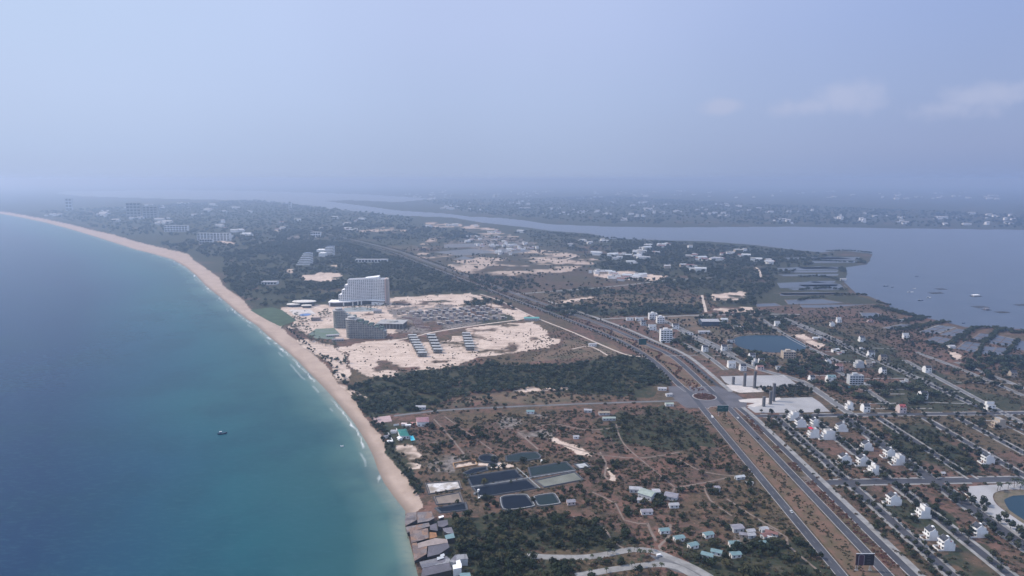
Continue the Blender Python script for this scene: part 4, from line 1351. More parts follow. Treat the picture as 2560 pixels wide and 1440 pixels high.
mb.add([(a[0], a[1] + 4, zt + 1.25), (b_[0], b_[1] + 4, zt + 1.25), (b_[0], b_[1] + 20, zt + 1.25), (a[0], a[1] + 20, zt + 1.25), (a[0], a[1] + 4, zt + 2.6), (b_[0], b_[1] + 4, zt + 5.6), (b_[0], b_[1] + 20, zt + 7.0), (a[0], a[1] + 20, zt + 3.0)],
       [(0, 3, 2, 1), (4, 5, 6, 7), (0, 1, 5, 4), (1, 2, 6, 5), (2, 3, 7, 6), (3, 0, 4, 7)])
mb.build('penthouse', WHITE, hotel)
# podium: wavy white canopy on piers over dark glass
pp = [(-22, -8), (-18, -13), (-6, -15), (10, -11), (26, -6)] + [(hc(u)[0], hc(u)[1] - 5 - 2.5 * math.sin(u * 9)) for u in np.linspace(.28, 1.0, 14)]
mb = MB()
mb.prism(pp + [(x, y + 30) for x, y in reversed(pp)], 8.6, 10.4)
mb.build('canopy', WHITE, hotel)
pg = [(x, y + 2.5) for x, y in pp]
mb = MB()
mb.prism(pg + [(x, y + 26) for x, y in reversed(pg)], 0, 8.55)
mb.build('podium_glass', GLASS, hotel)
for u in (-.18, .12, .30, .40, .47):
    k = hc(max(u, 0))
    y = np.interp(u * HL, [p[0] for p in pp], [p[1] for p in pp])
    part_box('pier', WHITE, hotel, u * HL - 1.2, y + .3, 0, u * HL + 1.2, y + 2.8, 8.55)
x0, y0 = hc(.80)
part_box('base_block', WHITE, hotel, x0 - 10, y0 - 9, 0, ex - 1, y0 - 2.2, 6.0)
sheet('hotel_terrace', GL([(860, 770), (905, 767), (945, 771), (935, 778), (860, 780)]), surf('grey_green_terrace', (0.26, 0.29, 0.30), 0.8, 0.25, 0.08), 0.1)

# ------------------------------------------------------------------ two unfinished hotel wings


def wing(label, px, py, lengths, R=9.5, rot=0.0, fh=3.3, step=4.2, roofcap=True):
    x, y = G(px, py)
    r = root_at('unfinished_wing', label, 'building shell', x, y, math.radians(rot), None, 45)

    def outline(L, ins=0.0):
        rr = R - ins
        p = [(R + rr * math.cos(t), R + rr * math.sin(t)) for t in np.linspace(math.pi / 2, 3 * math.pi / 2, 16)]
        return p + [(L - ins, ins), (L - ins, 2 * R - ins)]
    nf = len(lengths)
    core, net = MB(), MB()
    for f, L in enumerate(lengths):
        z = f * fh
        mb = MB()
        mb.prism(outline(L), z + fh - .45, z + fh)
        front = [q for q in outline(L)[:17]]
        mb2 = front
        mb.prism([q for q in front[8:]] + [(q[0], q[1]) for q in reversed([(a_[0] * .992 + R * .008, a_[1] + .2) for a_ in front[8:]])], z + .02, z + 1.2)
        mb.build('floor_slab', CONC, r)
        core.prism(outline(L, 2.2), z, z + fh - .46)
        Ln = lengths[f + 1] if f + 1 < nf else 0
        if L - Ln > 6 and f + 1 < nf:
            net.box(Ln + 1, 1, z + fh + .03, L - .5, 2 * R - 1, z + fh + 1.0)
            net.box(Ln + 1, 9, z + fh + 1.03, L - 1.5, 2 * R - 1, z + fh + 2.6)
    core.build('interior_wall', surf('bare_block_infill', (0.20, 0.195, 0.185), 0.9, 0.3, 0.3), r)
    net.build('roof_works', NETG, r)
    tops = lambda xx: max(k for k in range(nf) if lengths[k] >= xx - .1) + 1
    for t in np.linspace(math.pi * .75, 3 * math.pi / 2, 8):
        c_, s_ = math.cos(t), math.sin(t)
        mb = MB()
        mb.box(-.25, -1.0, 0, .25, 1.0, nf * fh - .46)
        a_ = t + math.pi / 2
        mb.v = [(R + (R - 1.1) * c_ + x_ * math.cos(a_) - y_ * math.sin(a_), R + (R - 1.1) * s_ + x_ * math.sin(a_) + y_ * math.cos(a_), z_) for x_, y_, z_ in mb.v]
        mb.build('pier', CONC, r)
    xx = R + step
    while xx < lengths[0]:
        part_box('pier', CONC, r, xx - .55, .03, 0, xx + .55, 2.15, tops(xx) * fh - .46)
        xx += step
    if roofcap:
        mb = MB()
        mb.disc(R, R, nf * fh + .02, nf * fh + 1.0, R * 1.08, R * 1.08, 28, 0, 0, 1.0)
        mb.disc(R, R, nf * fh + 1.02, nf * fh + 4.2, R * .62, R * .62, 24, 0, 0, 1.0)
        mb.disc(R, R, nf * fh + 4.22, nf * fh + 5.0, R * .75, R * .75, 24, 0, 0, .9)
        mb.build('roof_ring', surf('pale_concrete', (0.40, 0.39, 0.38), 0.85, 0.2, 0.2), r)
        sheet('', [(0, 0)] * 3, CONC) if False else None
    return r


wing('front unfinished hotel wing, grey round-ended shell with grid of openings', 863, 846, [72, 72, 72, 72, 68, 60, 50, 40, 31, 21], 10, -1.5)
wing('rear unfinished hotel wing, round shell half hidden by the front wing', 833, 822, [62, 62, 62, 56, 50, 44, 36, 30, 24, 20], 10.5, 10)
# low unfinished hall behind the front wing
ux, uy = G(975, 818)
un_ = root_at('unfinished_hall', 'flat grey unfinished hall with round roof opening behind front wing', 'building shell', ux, uy, math.radians(-6), None, 30)
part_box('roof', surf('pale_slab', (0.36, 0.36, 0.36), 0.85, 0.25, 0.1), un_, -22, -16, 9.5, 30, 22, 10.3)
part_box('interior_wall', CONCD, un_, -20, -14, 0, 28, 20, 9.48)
for k in range(9):
    part_box('column', CONC, un_, -21.5 + k * 6.3, -15.8, 0, -20.6 + k * 6.3, -14.9, 9.48)
mb = MB()
mb.disc(4, 4, 10.32, 12.2, 11, 9, 24, 0, 0, .9)
mb.build('roof_dome', CONC, un_)

# beach club: overlapping white oval roofs
bx, by = G(752, 772)
bc = root_at('beach_club', 'beach club of overlapping white oval roofs among palms', 'pavilion', bx, by, 0, None, 34)
wr = surf('white_oval_roof', (0.62, 0.59, 0.54), 0.7, 0.12, 0.1)
for (ox, oy, rx, ry, z) in ((-4, 40, 27, 15, 9.0), (-24, 26, 15, 10, 5.2), (9, 14, 12, 7, 4.6)):
    mb = MB()
    mb.disc(ox, oy, z, z + 1.3, rx, ry, 36, 0, 0, .96)
    mb.build('roof', wr, bc)
    mb = MB()
    mb.disc(ox, oy, 0, z - .02, rx * .82, ry * .78, 32)
    mb.build('glass_wall', GLASS, bc)
sheet('plaza', GL([(722, 775), (775, 773), (790, 785), (735, 788)]), WS, 0.12)
px_, py_ = G(763, 787)
po = root_at('swimming_pool', 'long blue pool in front of the beach club', 'pool', px_, py_, 0, None, 10)
mb = MB()
mb.disc(0, 0, -.1, .16, 13, 17, 28)
mb.build('pool_deck', PAVE, po)
mb = MB()
mb.disc(0, 0, -.1, .24, 10.5, 13, 28)
mb.build('pool_water', surf('pool_blue', (0.06, 0.16, 0.42), 0.15, 0.2, 0.2), po)
shed('plain brown box building below the beach club', 790, 801, 17, 12, 8, 6, roof=surf('brown_flat_roof', (0.26, 0.20, 0.18), 0.8, 0.2, 0.2), wall=surf('brown_render', (0.22, 0.19, 0.18), 0.8, 0.2, 0.2), rise=.4, name='service_building', cat='building')
shed('grey block with slanting roof on bare sand right of the wings', 944, 782, 17, 13, 12, 6, roof=PGREY, wall=CONC, rise=1.5, name='service_building', cat='building')
shed('low grey pavilion roof on green lawn by the wings', 832, 841, 22, 8, 14, 3, roof=LGREY, wall=CONC, name='garden_pavilion', cat='pavilion')
shed('long low grey kiosk roof beside the front wing', 845, 852, 20, 6, 3, 3, roof=PGREY, wall=CONC, name='garden_pavilion', cat='pavilion')
sheet('lawn', GL([(790, 822), (835, 820), (850, 835), (830, 848), (790, 846), (770, 836)]), surf('resort_lawn', (0.10, 0.145, 0.10), 0.9, 0.3, 0.06, col2=(0.14, 0.17, 0.16)), 0.08)
ln = smooth_line(GL([(600, 772), (650, 765), (700, 768), (745, 802), (700, 818), (672, 806)]), 20)
sheet('lawn', GL([(625, 775), (680, 768), (705, 775), (742, 801), (700, 816), (668, 800)]), surf('nursery_plot', (0.050, 0.085, 0.045), 0.9, 0.35, 0.05), 0.08)

# half-built holiday villas, all alike
mbw, mbr, mbo = MB(), MB(), MB()
hv = root_at('half_built_villa', 'half-built grey holiday villa with one dark opening under flat slab', 'villa shell', 0, 0, 0, 'half-built holiday villas on the sand', 6)
FOOT.pop()
part_box('wall', surf('raw_block_wall', (0.42, 0.35, 0.33), 0.9, 0.25, 0.3), hv, -4.2, -3.2, 0, 4.2, 4.2, 5.4)
part_box('roof', surf('bare_roof_slab', (0.32, 0.30, 0.29), 0.9, 0.25, 0.2), hv, -4.9, -4.0, 5.42, 4.9, 4.8, 5.9)
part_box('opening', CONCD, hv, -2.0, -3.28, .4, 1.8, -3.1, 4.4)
part_box('wing', CONC, hv, 4.22, -1.5, 0, 9.5, 4.0, 2.9)
R_ = random.Random(3)
spots = [(1099, 812), (1120, 810), (1142, 807.5), (1167, 805), (1189, 803), (1211, 801), (1235, 798), (1257, 796)]
spots += [(1062 + 17 * k + R_.uniform(-3, 3), 801 - 0.9 * k + R_.uniform(-1, 1)) for k in range(10)]
spots += [(1040 + 19 * k + R_.uniform(-4, 4), 793 - 0.9 * k + R_.uniform(-1, 1)) for k in range(12)]
spots += [(1030 + 19 * k + R_.uniform(-4, 4), 786 - 1.0 * k + R_.uniform(-1, 1)) for k in range(12)]
spots += [(1012 + 20 * k + R_.uniform(-4, 4), 783 - 1.3 * k + R_.uniform(-.7, .7)) for k in range(11)]
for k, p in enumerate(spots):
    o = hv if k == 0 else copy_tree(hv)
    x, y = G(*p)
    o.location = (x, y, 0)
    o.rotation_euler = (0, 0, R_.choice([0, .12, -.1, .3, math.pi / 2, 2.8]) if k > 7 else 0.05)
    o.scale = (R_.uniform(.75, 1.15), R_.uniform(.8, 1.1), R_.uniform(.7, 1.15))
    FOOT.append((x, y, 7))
# bare ground-floor strips
st = root_at('row_house_shell', 'roofless reddish row-house strip of low cross walls', 'house shell', 0, 0, 0, 'roofless strips beside the building road', 5)
FOOT.pop()
mb = MB()
mb.box(-9, -2, 0, 9, 2, .5)
for k in range(6):
    mb.box(-9 + k * 3.5, -1.95, .5, -8.6 + k * 3.5, 1.95, 3.0)
mb.build('wall', surf('red_block_wall', (0.30, 0.19, 0.17), 0.9, 0.25, 0.3), st)
part_box('ring_beam', surf('pale_beam', (0.42, 0.36, 0.34), 0.9, 0.2, 0.3), st, -9.2, -2.2, 3.02, 9.2, -1.3, 3.4)
for k, p in enumerate([(1040, 799), (1043, 802.5), (1045, 806), (1045, 809.5), (1046, 813), (1050, 818), (1063, 820), (1018, 795), (1026, 796.5)]):
    o = st if k == 0 else copy_tree(st)
    x, y = G(*p)
    o.location = (x, y, 0)
    o.rotation_euler = (0, 0, -.1)
    FOOT.append((x, y, 7))
# concrete shells in three ranks
sh = root_at('concrete_shell_house', 'grey concrete house shell of two slabs on columns', 'house shell', 0, 0, 0, 'concrete shell houses in three ranks on the sand', 6)
FOOT.pop()
part_box('roof', surf('grey_top_slab', (0.36, 0.37, 0.38), 0.9, 0.25, 0.2), sh, -7.5, -5, 6.6, 7.5, 4, 7.1)
part_box('floor_slab', CONC, sh, -7.5, -5.5, 3.2, 7.5, 4, 3.6)
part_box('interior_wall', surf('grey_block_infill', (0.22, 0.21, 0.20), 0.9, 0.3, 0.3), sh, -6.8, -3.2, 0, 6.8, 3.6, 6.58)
for k in range(5):
    part_box('column', CONC, sh, -7.4 + k * 3.6, -4.9, 0, -7.0 + k * 3.6, -4.5, 6.58)
rk = [(1031 + 3.6 * k, 846 + 6.4 * k) for k in range(8)] + [(1078 + 3.4 * k, 845 + 7.4 * k) for k in range(6)] + [(1166 + 1.9 * k, 841 + 6.8 * k) for k in range(6)]
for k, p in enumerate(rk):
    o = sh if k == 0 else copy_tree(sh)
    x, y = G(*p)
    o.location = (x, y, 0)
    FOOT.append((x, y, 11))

# ------------------------------------------------------------------ hotels along the far coast
def longhotel(label, px, py, wpx, hm, depth=20, wall=None, rows=3, cols=8, rot=0):
    x, y = G(px, py)
    w = wpx * mpp(px, py)
    r = root_at('coast_hotel', label, 'hotel', x, y, math.radians(rot), None, w * .6)
    part_box('wall', wall or WHITE, r, -w / 2, 0, 0, w / 2, depth, hm)
    part_box('roof', LGREY, r, -w / 2 - .5, -.5, hm + .02, w / 2 + .5, depth + .5, hm + 1)
    for a_ in range(rows):
        for b_ in range(cols):
            cx = -w / 2 + w * (b_ + .5) / cols
            part_box('window', GLASS, r, cx - w / cols * .36, -.3, hm * (a_ + .25) / rows, cx + w / cols * .36, .1, hm * (a_ + .85) / rows)
    return r


longhotel('long white hotel slab among trees on the far coast', 534, 602, 82, 34, rows=4, cols=10)
longhotel('pale hotel wing at the beach end, below the long white slab', 515, 611, 32, 22, rows=2, cols=5, wall=GREYW)
longhotel('white low hotel pair farther along the coast', 440, 580, 58, 34, rows=3, cols=8)
longhotel('hazy blue-grey tower block on the coast, left of two', 335, 545, 36, 110, rows=5, cols=4, wall=CONC)
longhotel('hazy blue-grey tower block on the coast, right of two', 376, 546, 36, 85, rows=5, cols=4, wall=CONC)
longhotel('hazy slim tower far up the coast', 173, 527, 16, 110, rows=4, cols=2, wall=GREYW)
longhotel('white slim tower beside the far river', 725, 523, 6, 70, rows=4, cols=1)
longhotel('small white block in the trees above the stepped hotel', 789, 593, 24, 24, rows=2, cols=4)
longhotel('long low white building in the wood right of the stepped hotels', 928, 656, 80, 9, rows=1, cols=10)
longhotel('low white hall at the left edge of the dark wood', 672, 712, 38, 7, rows=1, cols=5)
# stepped pyramid hotels
for lab, px, py, n, w0, dx in (('white stepped pyramid hotel rising from the wood', 758, 663, 7, 34, 2.4), ('white terraced hotel complex behind the stepped pyramid', 818, 640, 6, 26, 1.5)):
    x, y = G(px, py)
    r = root_at('terraced_hotel', lab, 'hotel', x, y, 0, None, 45)
    m_ = mpp(px, py)
    for k in range(n):
        a0 = -w0 / 2 * m_ + k * dx * m_
        part_box('terrace', WHITE, r, a0, k * 2.0, k * 5.6, w0 / 2 * m_, 40, k * 5.6 + 3.4)
        part_box('window_band', GLASS, r, a0 + 2, k * 2.0 + 1.5, k * 5.6 + 3.42, w0 / 2 * m_ - 1, 40, k * 5.6 + 5.58)
    if px > 800:
        part_box('long_wing', WHITE, r, -38 * m_, 60, 0, -6 * m_, 95, 17)
        part_box('round_wing', WHITE, r, -16 * m_, -30, 0, 0, -3, 14)

# ------------------------------------------------------------------ entrance pillars, signs, vehicles
for lab, px, pb, pt in (('shortest grey pillar on the upper plaza edge', 1833, 961, 943), ('middle grey pillar of the upper plaza trio', 1861, 966, 933.5), ('tallest grey pillar of the upper plaza trio', 1886, 970.5, 929),
                        ('shortest grey pillar at the white curve of the lower plaza', 1909, 1016, 993), ('middle grey pillar of the lower plaza trio', 1925.5, 1010.5, 979), ('tallest grey pillar of the lower plaza trio', 1933.5, 1003, 960)):
    x, y = G(px, pb)
    m_ = mpp(px, pb)
    h = (pb - pt) * m_ / math.cos(PITCH + math.atan((pb - CY) / F))
    r = root_at('entrance_pillar', lab, 'pillar', x, y, math.radians(8), 'stone pillars at the entrance plazas', 3)
    mb = MB()
    w = 1.45
    mb.prism([(-w, -w), (w, -w), (w, w), (-w, w)], 0, h)
    mb.build('shaft', PILLAR, r)
    part_box('cap', PILLAR, r, -w - .12, -w - .12, h + .01, w + .12, w + .12, h + .5)
    part_box('plinth', PAVE, r, -w - .8, -w - .8, 0, w + .8, w + .8, .45)
    for s in (-1, 1):
        part_box('rib', surf('pillar_rib', (0.19, 0.19, 0.20), 0.8, 0.2, 0.3) if s < 0 else PILLAR, r, s * w * .5 - .12, -w - .1, .5, s * w * .5 + .12, -w + .02, h)

SIGNG = surf('green_sign_face', (0.010, 0.075, 0.070), 0.5, 0.2, 0.3)


def signboard(name, label, px, pyb, pyt, wpx, gap_px, face, legs, rz=0.0):
    x, y = G(px, pyb)
    m_ = mpp(px, pyb)
    cs = math.cos(PITCH + math.atan((pyb - CY) / F))
    zt = (pyb - pyt) * m_ / cs
    zb = gap_px * m_ / cs
    w = wpx * m_
    r = root_at(name, label, 'sign', x, y, rz, None, 4)
    bo = part_box('board', face, r, -w / 2, -.25, zb, w / 2, .25, zt)
    part_box('board_frame', METAL, bo, -w / 2 - .15, -.32, zt + .01, w / 2 + .15, .32, zt + .25)
    for lx in legs:
        mb = MB()
        mb.tube([(lx * w, .45, 0), (lx * w, .45, zt - .3)], .18, 8)
        mb.build('post', METAL, r)
        mb = MB()
        mb.disc(lx * w, .45, 0, .4, .8, .8, 10)
        mb.build('footing', PAVE, r)
    return bo, w, zb, zt


s1_, w, zb, zt = signboard('road_sign', 'large green direction sign on two white posts below the roundabout', 1806, 1041, 1014, 27, 12, SIGNG, (-.36, .36))
for k, (a_, b_, c_) in enumerate(((-.42, .12, .72), (-.42, -.05, .45), (.2, .42, .6))):
    part_box('lettering', surf('sign_lettering', (0.35, 0.42, 0.42), 0.5, 0.2, 1.0) if k == 0 else METAL, s1_, a_ * w, -.29, zb + (zt - zb) * c_, b_ * w, -.24, zb + (zt - zb) * c_ + .28)
signboard('road_sign', 'dark green direction sign on the far stretch of the boulevard', 1606, 871, 847, 19, 9, SIGNG, (-.36, .36))
BBF = surf('black_billboard_face', (0.012, 0.012, 0.018), 0.5, 0.2, 0.5)
s2_, w, zb, zt = signboard('billboard', 'black advertising billboard with pale arch picture on the median', 2160, 1427, 1388, 45, 13, BBF, (-.46, -.36, .30, .38))
WINE = surf('dark_wine_print', (0.075, 0.035, 0.055), 0.5, 0.35, 0.6)
part_box('picture', WINE, s2_, -w * .36, -.29, zb + .25, -w * .06, -.255, zt - .9)
mb = MB()
aw, az_ = w * .155, zt - 1.9
arc = [(-w * .21 + aw * math.cos(t), az_ + 1.5 * math.sin(t)) for t in np.linspace(0, math.pi, 14)]
pth = [(-w * .21 + aw, zb + .2)] + arc + [(-w * .21 - aw, zb + .2)]
for (x1, z1), (x2, z2) in zip(pth[:-1], pth[1:]):
    d_ = Vector((x2 - x1, 0, z2 - z1)).normalized()
    n_ = Vector((-d_.z, 0, d_.x)) * .22
    q = [(x1 - n_.x, z1 - n_.z), (x2 - n_.x, z2 - n_.z), (x2 + n_.x, z2 + n_.z), (x1 + n_.x, z1 + n_.z)]
    mb.add([(a_, -.31, b_) for a_, b_ in q] + [(a_, -.255, b_) for a_, b_ in q], [(0, 1, 2, 3), (7, 6, 5, 4), (0, 4, 5, 1), (2, 6, 7, 3)])
mb.build('arch', surf('arch_print', (0.26, 0.24, 0.27), 0.5, 0.2, 0.6), s2_)
GREYP = surf('grey_print', (0.10, 0.10, 0.11), 0.5, 0.2, 0.6)
for k, (hw, zf) in enumerate(((.06, .88), (.09, .70), (.10, .50), (.12, .42), (.10, .26), (.12, .12))):
    part_box('text_line', GREYP, s2_, w * .20 - hw * w, -.29, zb + (zt - zb) * zf, w * .20 + hw * w, -.255, zb + (zt - zb) * zf + .22)
for k in range(2):
    part_box('side_panel', WINE, s2_, -w * .5 + k * .55, -.29, zb + .2, -w * .5 + .35 + k * .55, -.255, zt - .3)


def car(label, x, y, rz, body, van=False):
    r = root_at('car', label, 'car', x, y, rz, None, 3)
    mb = MB()
    L, w = 2.2, .9
    prof = [(-L, .35), (L, .35), (L, .85), (L - .9, .98), (L - 1.5, 1.5), (-L + .6, 1.5), (-L + .15, 1.0), (-L, .95)]
    if van:
        prof = [(-L, .35), (L, .35), (L, 1.0), (L - .5, 1.2), (L - .95, 1.95), (-L + .1, 1.95), (-L, 1.7)]
    mb.prism_xz(prof, -w, w)
    mb.build('body', body, r)
    part_box('windscreen', GLASS, r, L - 1.75, -w + .08, 1.08, L - 1.0, w - .08, 1.42 if not van else 1.7)
    for s in (-1, 1):
        part_box('side_window', GLASS, r, -L + .8, s * w - .04, 1.05, L - 1.6, s * w + .04, 1.38)
        for xx in (-L + .8, L - .85):
            mb = MB()
            seg = 10
            lo = [(xx + .33 * math.cos(2 * math.pi * k / seg), s * w - .12, .42 + .33 * math.sin(2 * math.pi * k / seg)) for k in range(seg)]
            hi = [(a_, s * w + .12, c_) for a_, b_, c_ in lo]
            mb.add(lo + hi, [tuple(range(seg)), tuple(range(2 * seg - 1, seg - 1, -1))] + [(k, seg + k, seg + (k + 1) % seg, (k + 1) % seg) for k in range(seg)])
            mb.build('wheel', LINER, r)
    return r


BLK = surf('black_car_paint', (0.015, 0.015, 0.018), 0.35, 0.1, 1)
WCP = surf('white_car_paint', (0.70, 0.70, 0.70), 0.35, 0.08, 1)
p = G(1778, 1044)
car('white van with dark windows on the near carriageway below the roundabout', 238.2, p[1], -math.pi / 2, WCP, True)
p = G(1891, 1097)
car('black car on the far carriageway of the boulevard', 268.2, p[1], math.pi / 2, BLK)
p = G(1975, 1281)
car('small pale car alone on the near carriageway', 237.6, p[1], -math.pi / 2, METAL)
p = G(1845, 1046)
car('grey car on the far carriageway near the green sign', 267.5, p[1], math.pi / 2, GREYW)
p = G(1648, 1391)
car('pale van parked at the curved road by palms', p[0], p[1], .3, WCP, True)

# ------------------------------------------------------------------ boats and rafts
def boat(label, px, py, L, hull, cabin=True, rz=.3, group=None):
    x, y = G(px, py, SEA_Z)
    r = empty('fishing_boat', (x, y, SEA_Z), rz)
    tag(r, label, 'boat', group)
    mb = MB()
    n = 9
    ring = []
    for k in range(n):
        t = k / (n - 1)
        s = L * (t - .5)
        w = L * .15 * (1 - abs(2 * t - .85) ** 2.6 * .8 if t < .92 else .25)
        z = .9 + 1.1 * (2 * t - .9) ** 2
        ring.append((s, max(w, .15), z))
    v, f = [], []
    for s, w, z in ring:
        v += [(s, -w, z), (s * .94, -w * .55, -.4), (s * .94, w * .55, -.4), (s, w, z)]
    for k in range(n - 1):
        a_ = 4 * k
        f += [(a_, a_ + 1, a_ + 5, a_ + 4), (a_ + 1, a_ + 2, a_ + 6, a_ + 5), (a_ + 2, a_ + 3, a_ + 7, a_ + 6), (a_ + 3, a_, a_ + 4, a_ + 7)]
    f += [(0, 3, 2, 1), (4 * n - 4, 4 * n - 3, 4 * n - 2, 4 * n - 1)]
    mb.add(v, f)
    mb.build('hull', hull, r)
    if cabin:
        part_box('wheelhouse', surf('faded_blue_paint', (0.10, 0.15, 0.22), 0.6, 0.2, 1), r, -L * .30, -L * .08, .9, -L * .08, L * .08, 2.9)
        part_box('wheelhouse_roof', GREYW, r, -L * .32, -L * .10, 2.92, -L * .04, L * .10, 3.1)
        part_box('wheelhouse_window', GLASS, r, -L * .08 - .02, -L * .06, 1.9, -L * .08 + .05, L * .06, 2.6)
        mb = MB()
        mb.tube([(L * .1, 0, .8), (L * .1, 0, 5.0)], .09)
        mb.build('mast', TRUNK, r)
    return r


NAVY = surf('navy_hull_paint', (0.012, 0.03, 0.07), 0.5, 0.2, 1)
boat('dark blue fishing boat alone on the open sea', 556, 1085, 10, NAVY, True, .35)
boat('tiny white skiff close to the beach', 855, 1117, 3.5, WCP, False, .1)
G1 = dict(group='fishing boats on the lagoon')
boat('white boat with pale cabin nearest the mangrove spit', 2276, 731, 15, WCP, True, 0.0, **G1)
boat('bright small white boat above the others', 2286, 722, 8, WCP, False, 0.2, **G1)
boat('dark boat lowest of the left cluster on the lagoon', 2301, 752, 13, NAVY, True, .1, **G1)
boat('pale boat just above the lowest dark boat on the lagoon', 2322, 745, 13, GREYW, True, .4, **G1)
boat('dark low boat at far left of the lagoon cluster', 2214, 716, 14, NAVY, True, 0, **G1)
boat('small dark skiff beside the leftmost lagoon boat', 2231, 719, 8, NAVY, False, .5, **G1)
boat('dark skiff far out in the middle lagoon', 2292, 692, 9, NAVY, False, 0, **G1)
boat('dark skiff close to the pond wall', 2409, 809, 7, NAVY, False, .3, **G1)
RAFT = surf('raft_planks', (0.10, 0.095, 0.09), 0.9, 0.3, 0.4)
for lab, px, py, w, d, hut in (('large white-roofed raft house on the lagoon', 2439, 741, 24, 14, WHITE), ('dark raft with hut, right part of the lagoon', 2466, 775, 14, 12, PGREY), ('low empty fish-cage raft at the lower right of the lagoon', 2505, 781, 26, 14, None),
                               ('low thin fish-cage raft between the boats', 2352, 723, 24, 16, None), ('faint fish-cage raft left of the white raft house', 2340, 733, 34, 14, None), ('long fish-cage raft beyond the hut raft', 2450, 768, 30, 20, None), ('fish-cage raft at the right edge of the lagoon', 2553, 763, 26, 14, None)):
    x, y = G(px, py, SEA_Z)
    r = empty('fish_raft', (x, y, SEA_Z), 0.2)
    tag(r, lab, 'raft', 'fish rafts on the lagoon')
    mb = MB()
    for k in range(4):
        mb.box(-w / 2, -d / 2 + k * d / 3 - .6, -.1, w / 2, -d / 2 + k * d / 3 + .6, .75)
        mb.box(-w / 2 + k * w / 3 - .6, -d / 2 + .6, .76, -w / 2 + k * w / 3 + .6, d / 2 - .6, .95)
    mb.build('deck', RAFT, r)
    if hut:
        part_box('hut', hut, r, -w * .3, -d * .2, .97, w * .3, d * .3, 3.6)
        part_box('hut_roof', hut, r, -w * .38, -d * .3, 3.62, w * .38, d * .38, 4.0)

# ------------------------------------------------------------------ lined ponds by the beach
def lined(label, quad, water, rim=1.3, round_=False, rimmat=None, group='black-lined shrimp ponds', h=.9, streaks=()):
    q = GL(quad)
    if round_:
        q = smooth_line(q + q[:1], 3)[:-1]
    cx, cy = sum(p[0] for p in q) / len(q), sum(p[1] for p in q) / len(q)
    r = root_at('lined_pond', label, 'pond', cx, cy, 0, group, 2)
    FOOT.pop()
    PONDPOLY.append(q)
    q = [(x - cx, y - cy) for x, y in q]
    a_ = sum(q[i][0] * q[(i + 1) % len(q)][1] - q[(i + 1) % len(q)][0] * q[i][1] for i in range(len(q)))
    if a_ < 0:
        q = q[::-1]
    cl = q + q[:2]

    def ins(d):
        out = []
        n = len(q)
        for i in range(n):
            p0, p1, p2 = Vector(q[i - 1]), Vector(q[i]), Vector(q[(i + 1) % n])
            e1, e2 = (p1 - p0).normalized(), (p2 - p1).normalized()
            n1, n2 = Vector((-e1.y, e1.x)), Vector((-e2.y, e2.x))
            b = (n1 + n2)
            b = b / max(b.length_squared / 2, .35)
            out.append((p1.x + b.x * d, p1.y + b.y * d))
        return out
    i0, i1, i2, i3 = ins(-.8), ins(0), ins(rim * .45), ins(rim * 1.6)
    n = len(q)
    mb = MB()
    v = [(x, y, 0) for x, y in i0] + [(x, y, h) for x, y in i1] + [(x, y, h) for x, y in i2] + [(x, y, .1) for x, y in i3]
    f, mi = [], []
    for ring in range(3):
        for i in range(n):
            j = (i + 1) % n
            f.append((ring * n + i, ring * n + j, ring * n + n + j, ring * n + n + i))
            mi.append(1 if ring == 1 else 0)
    mb.add(v, f)
    mb.m = mi
    mb.build('bank', [LINER, rimmat or surf('grey_liner_edge', (0.105, 0.108, 0.12), 0.7, 0.4, 0.5)], r)
    mb = MB()
    mb.prism(ins(rim * 1.2), 0.02, .34)
    mb.build('pond_water', water, r)
    return r


PONDPOLY = []
BOTT = surf('drained_pond_floor', (0.175, 0.18, 0.15), 0.7, 0.3, 0.06)
lined('large black-lined pond, upper left of the four big ponds', [(1167, 1192), (1289, 1174), (1309, 1195), (1178, 1217)], PONDW)
lined('large black-lined pond, lower left of the four big ponds', [(1182, 1220), (1318, 1199), (1345, 1221), (1199, 1245)], PONDW)
lined('large dark green pond, upper right of the four big ponds', [(1320, 1170), (1416, 1155), (1438, 1175), (1326, 1193)], PONDG)
lined('drained grey-green pond, lower right of the four big ponds', [(1336, 1202), (1437, 1180), (1460, 1200), (1360, 1219)], BOTT)
lined('round black-lined tank basin above the big ponds', [(1220 + 24 * math.cos(t), 1148 + 10 * math.sin(t)) for t in np.linspace(0, 2 * math.pi, 13)[:-1]], PONDW, round_=True, h=1.6)
lined('smallest round basin below the round tank basin', [(1232 + 11 * math.cos(t), 1163 + 4.5 * math.sin(t)) for t in np.linspace(0, 2 * math.pi, 11)[:-1]], PONDW, round_=True, h=1.2, rim=.8)
lined('long dark pond behind the big ponds, partly under trees', [(1264, 1141), (1300, 1133), (1342, 1131), (1354, 1141), (1350, 1148), (1295, 1155), (1265, 1154)], PONDG)
lined('narrow black pond between the round basins and the big ponds', [(1157, 1183), (1182, 1172), (1218, 1167), (1221, 1176), (1168, 1190)], PONDW)
lined('rounded pond with pale edging, left of the lowest two', [(1250, 1246), (1262, 1240), (1312, 1237), (1322, 1243), (1336, 1262), (1330, 1268), (1268, 1276), (1254, 1268)], PONDW, 1.6, True, PALEL)
lined('rounded greenish pond with pale edging, right of the lowest two', [(1334, 1243), (1345, 1239), (1382, 1234), (1391, 1240), (1401, 1257), (1394, 1261), (1352, 1266), (1342, 1261)], PONDG, 1.6, True, PALEL)
lined('small pale empty basin at the right end of the big ponds', [(1434, 1161), (1463, 1156), (1477, 1168), (1449, 1173)], surf('pale_basin_floor', (0.40, 0.41, 0.42), 0.7, 0.3, 0.2))
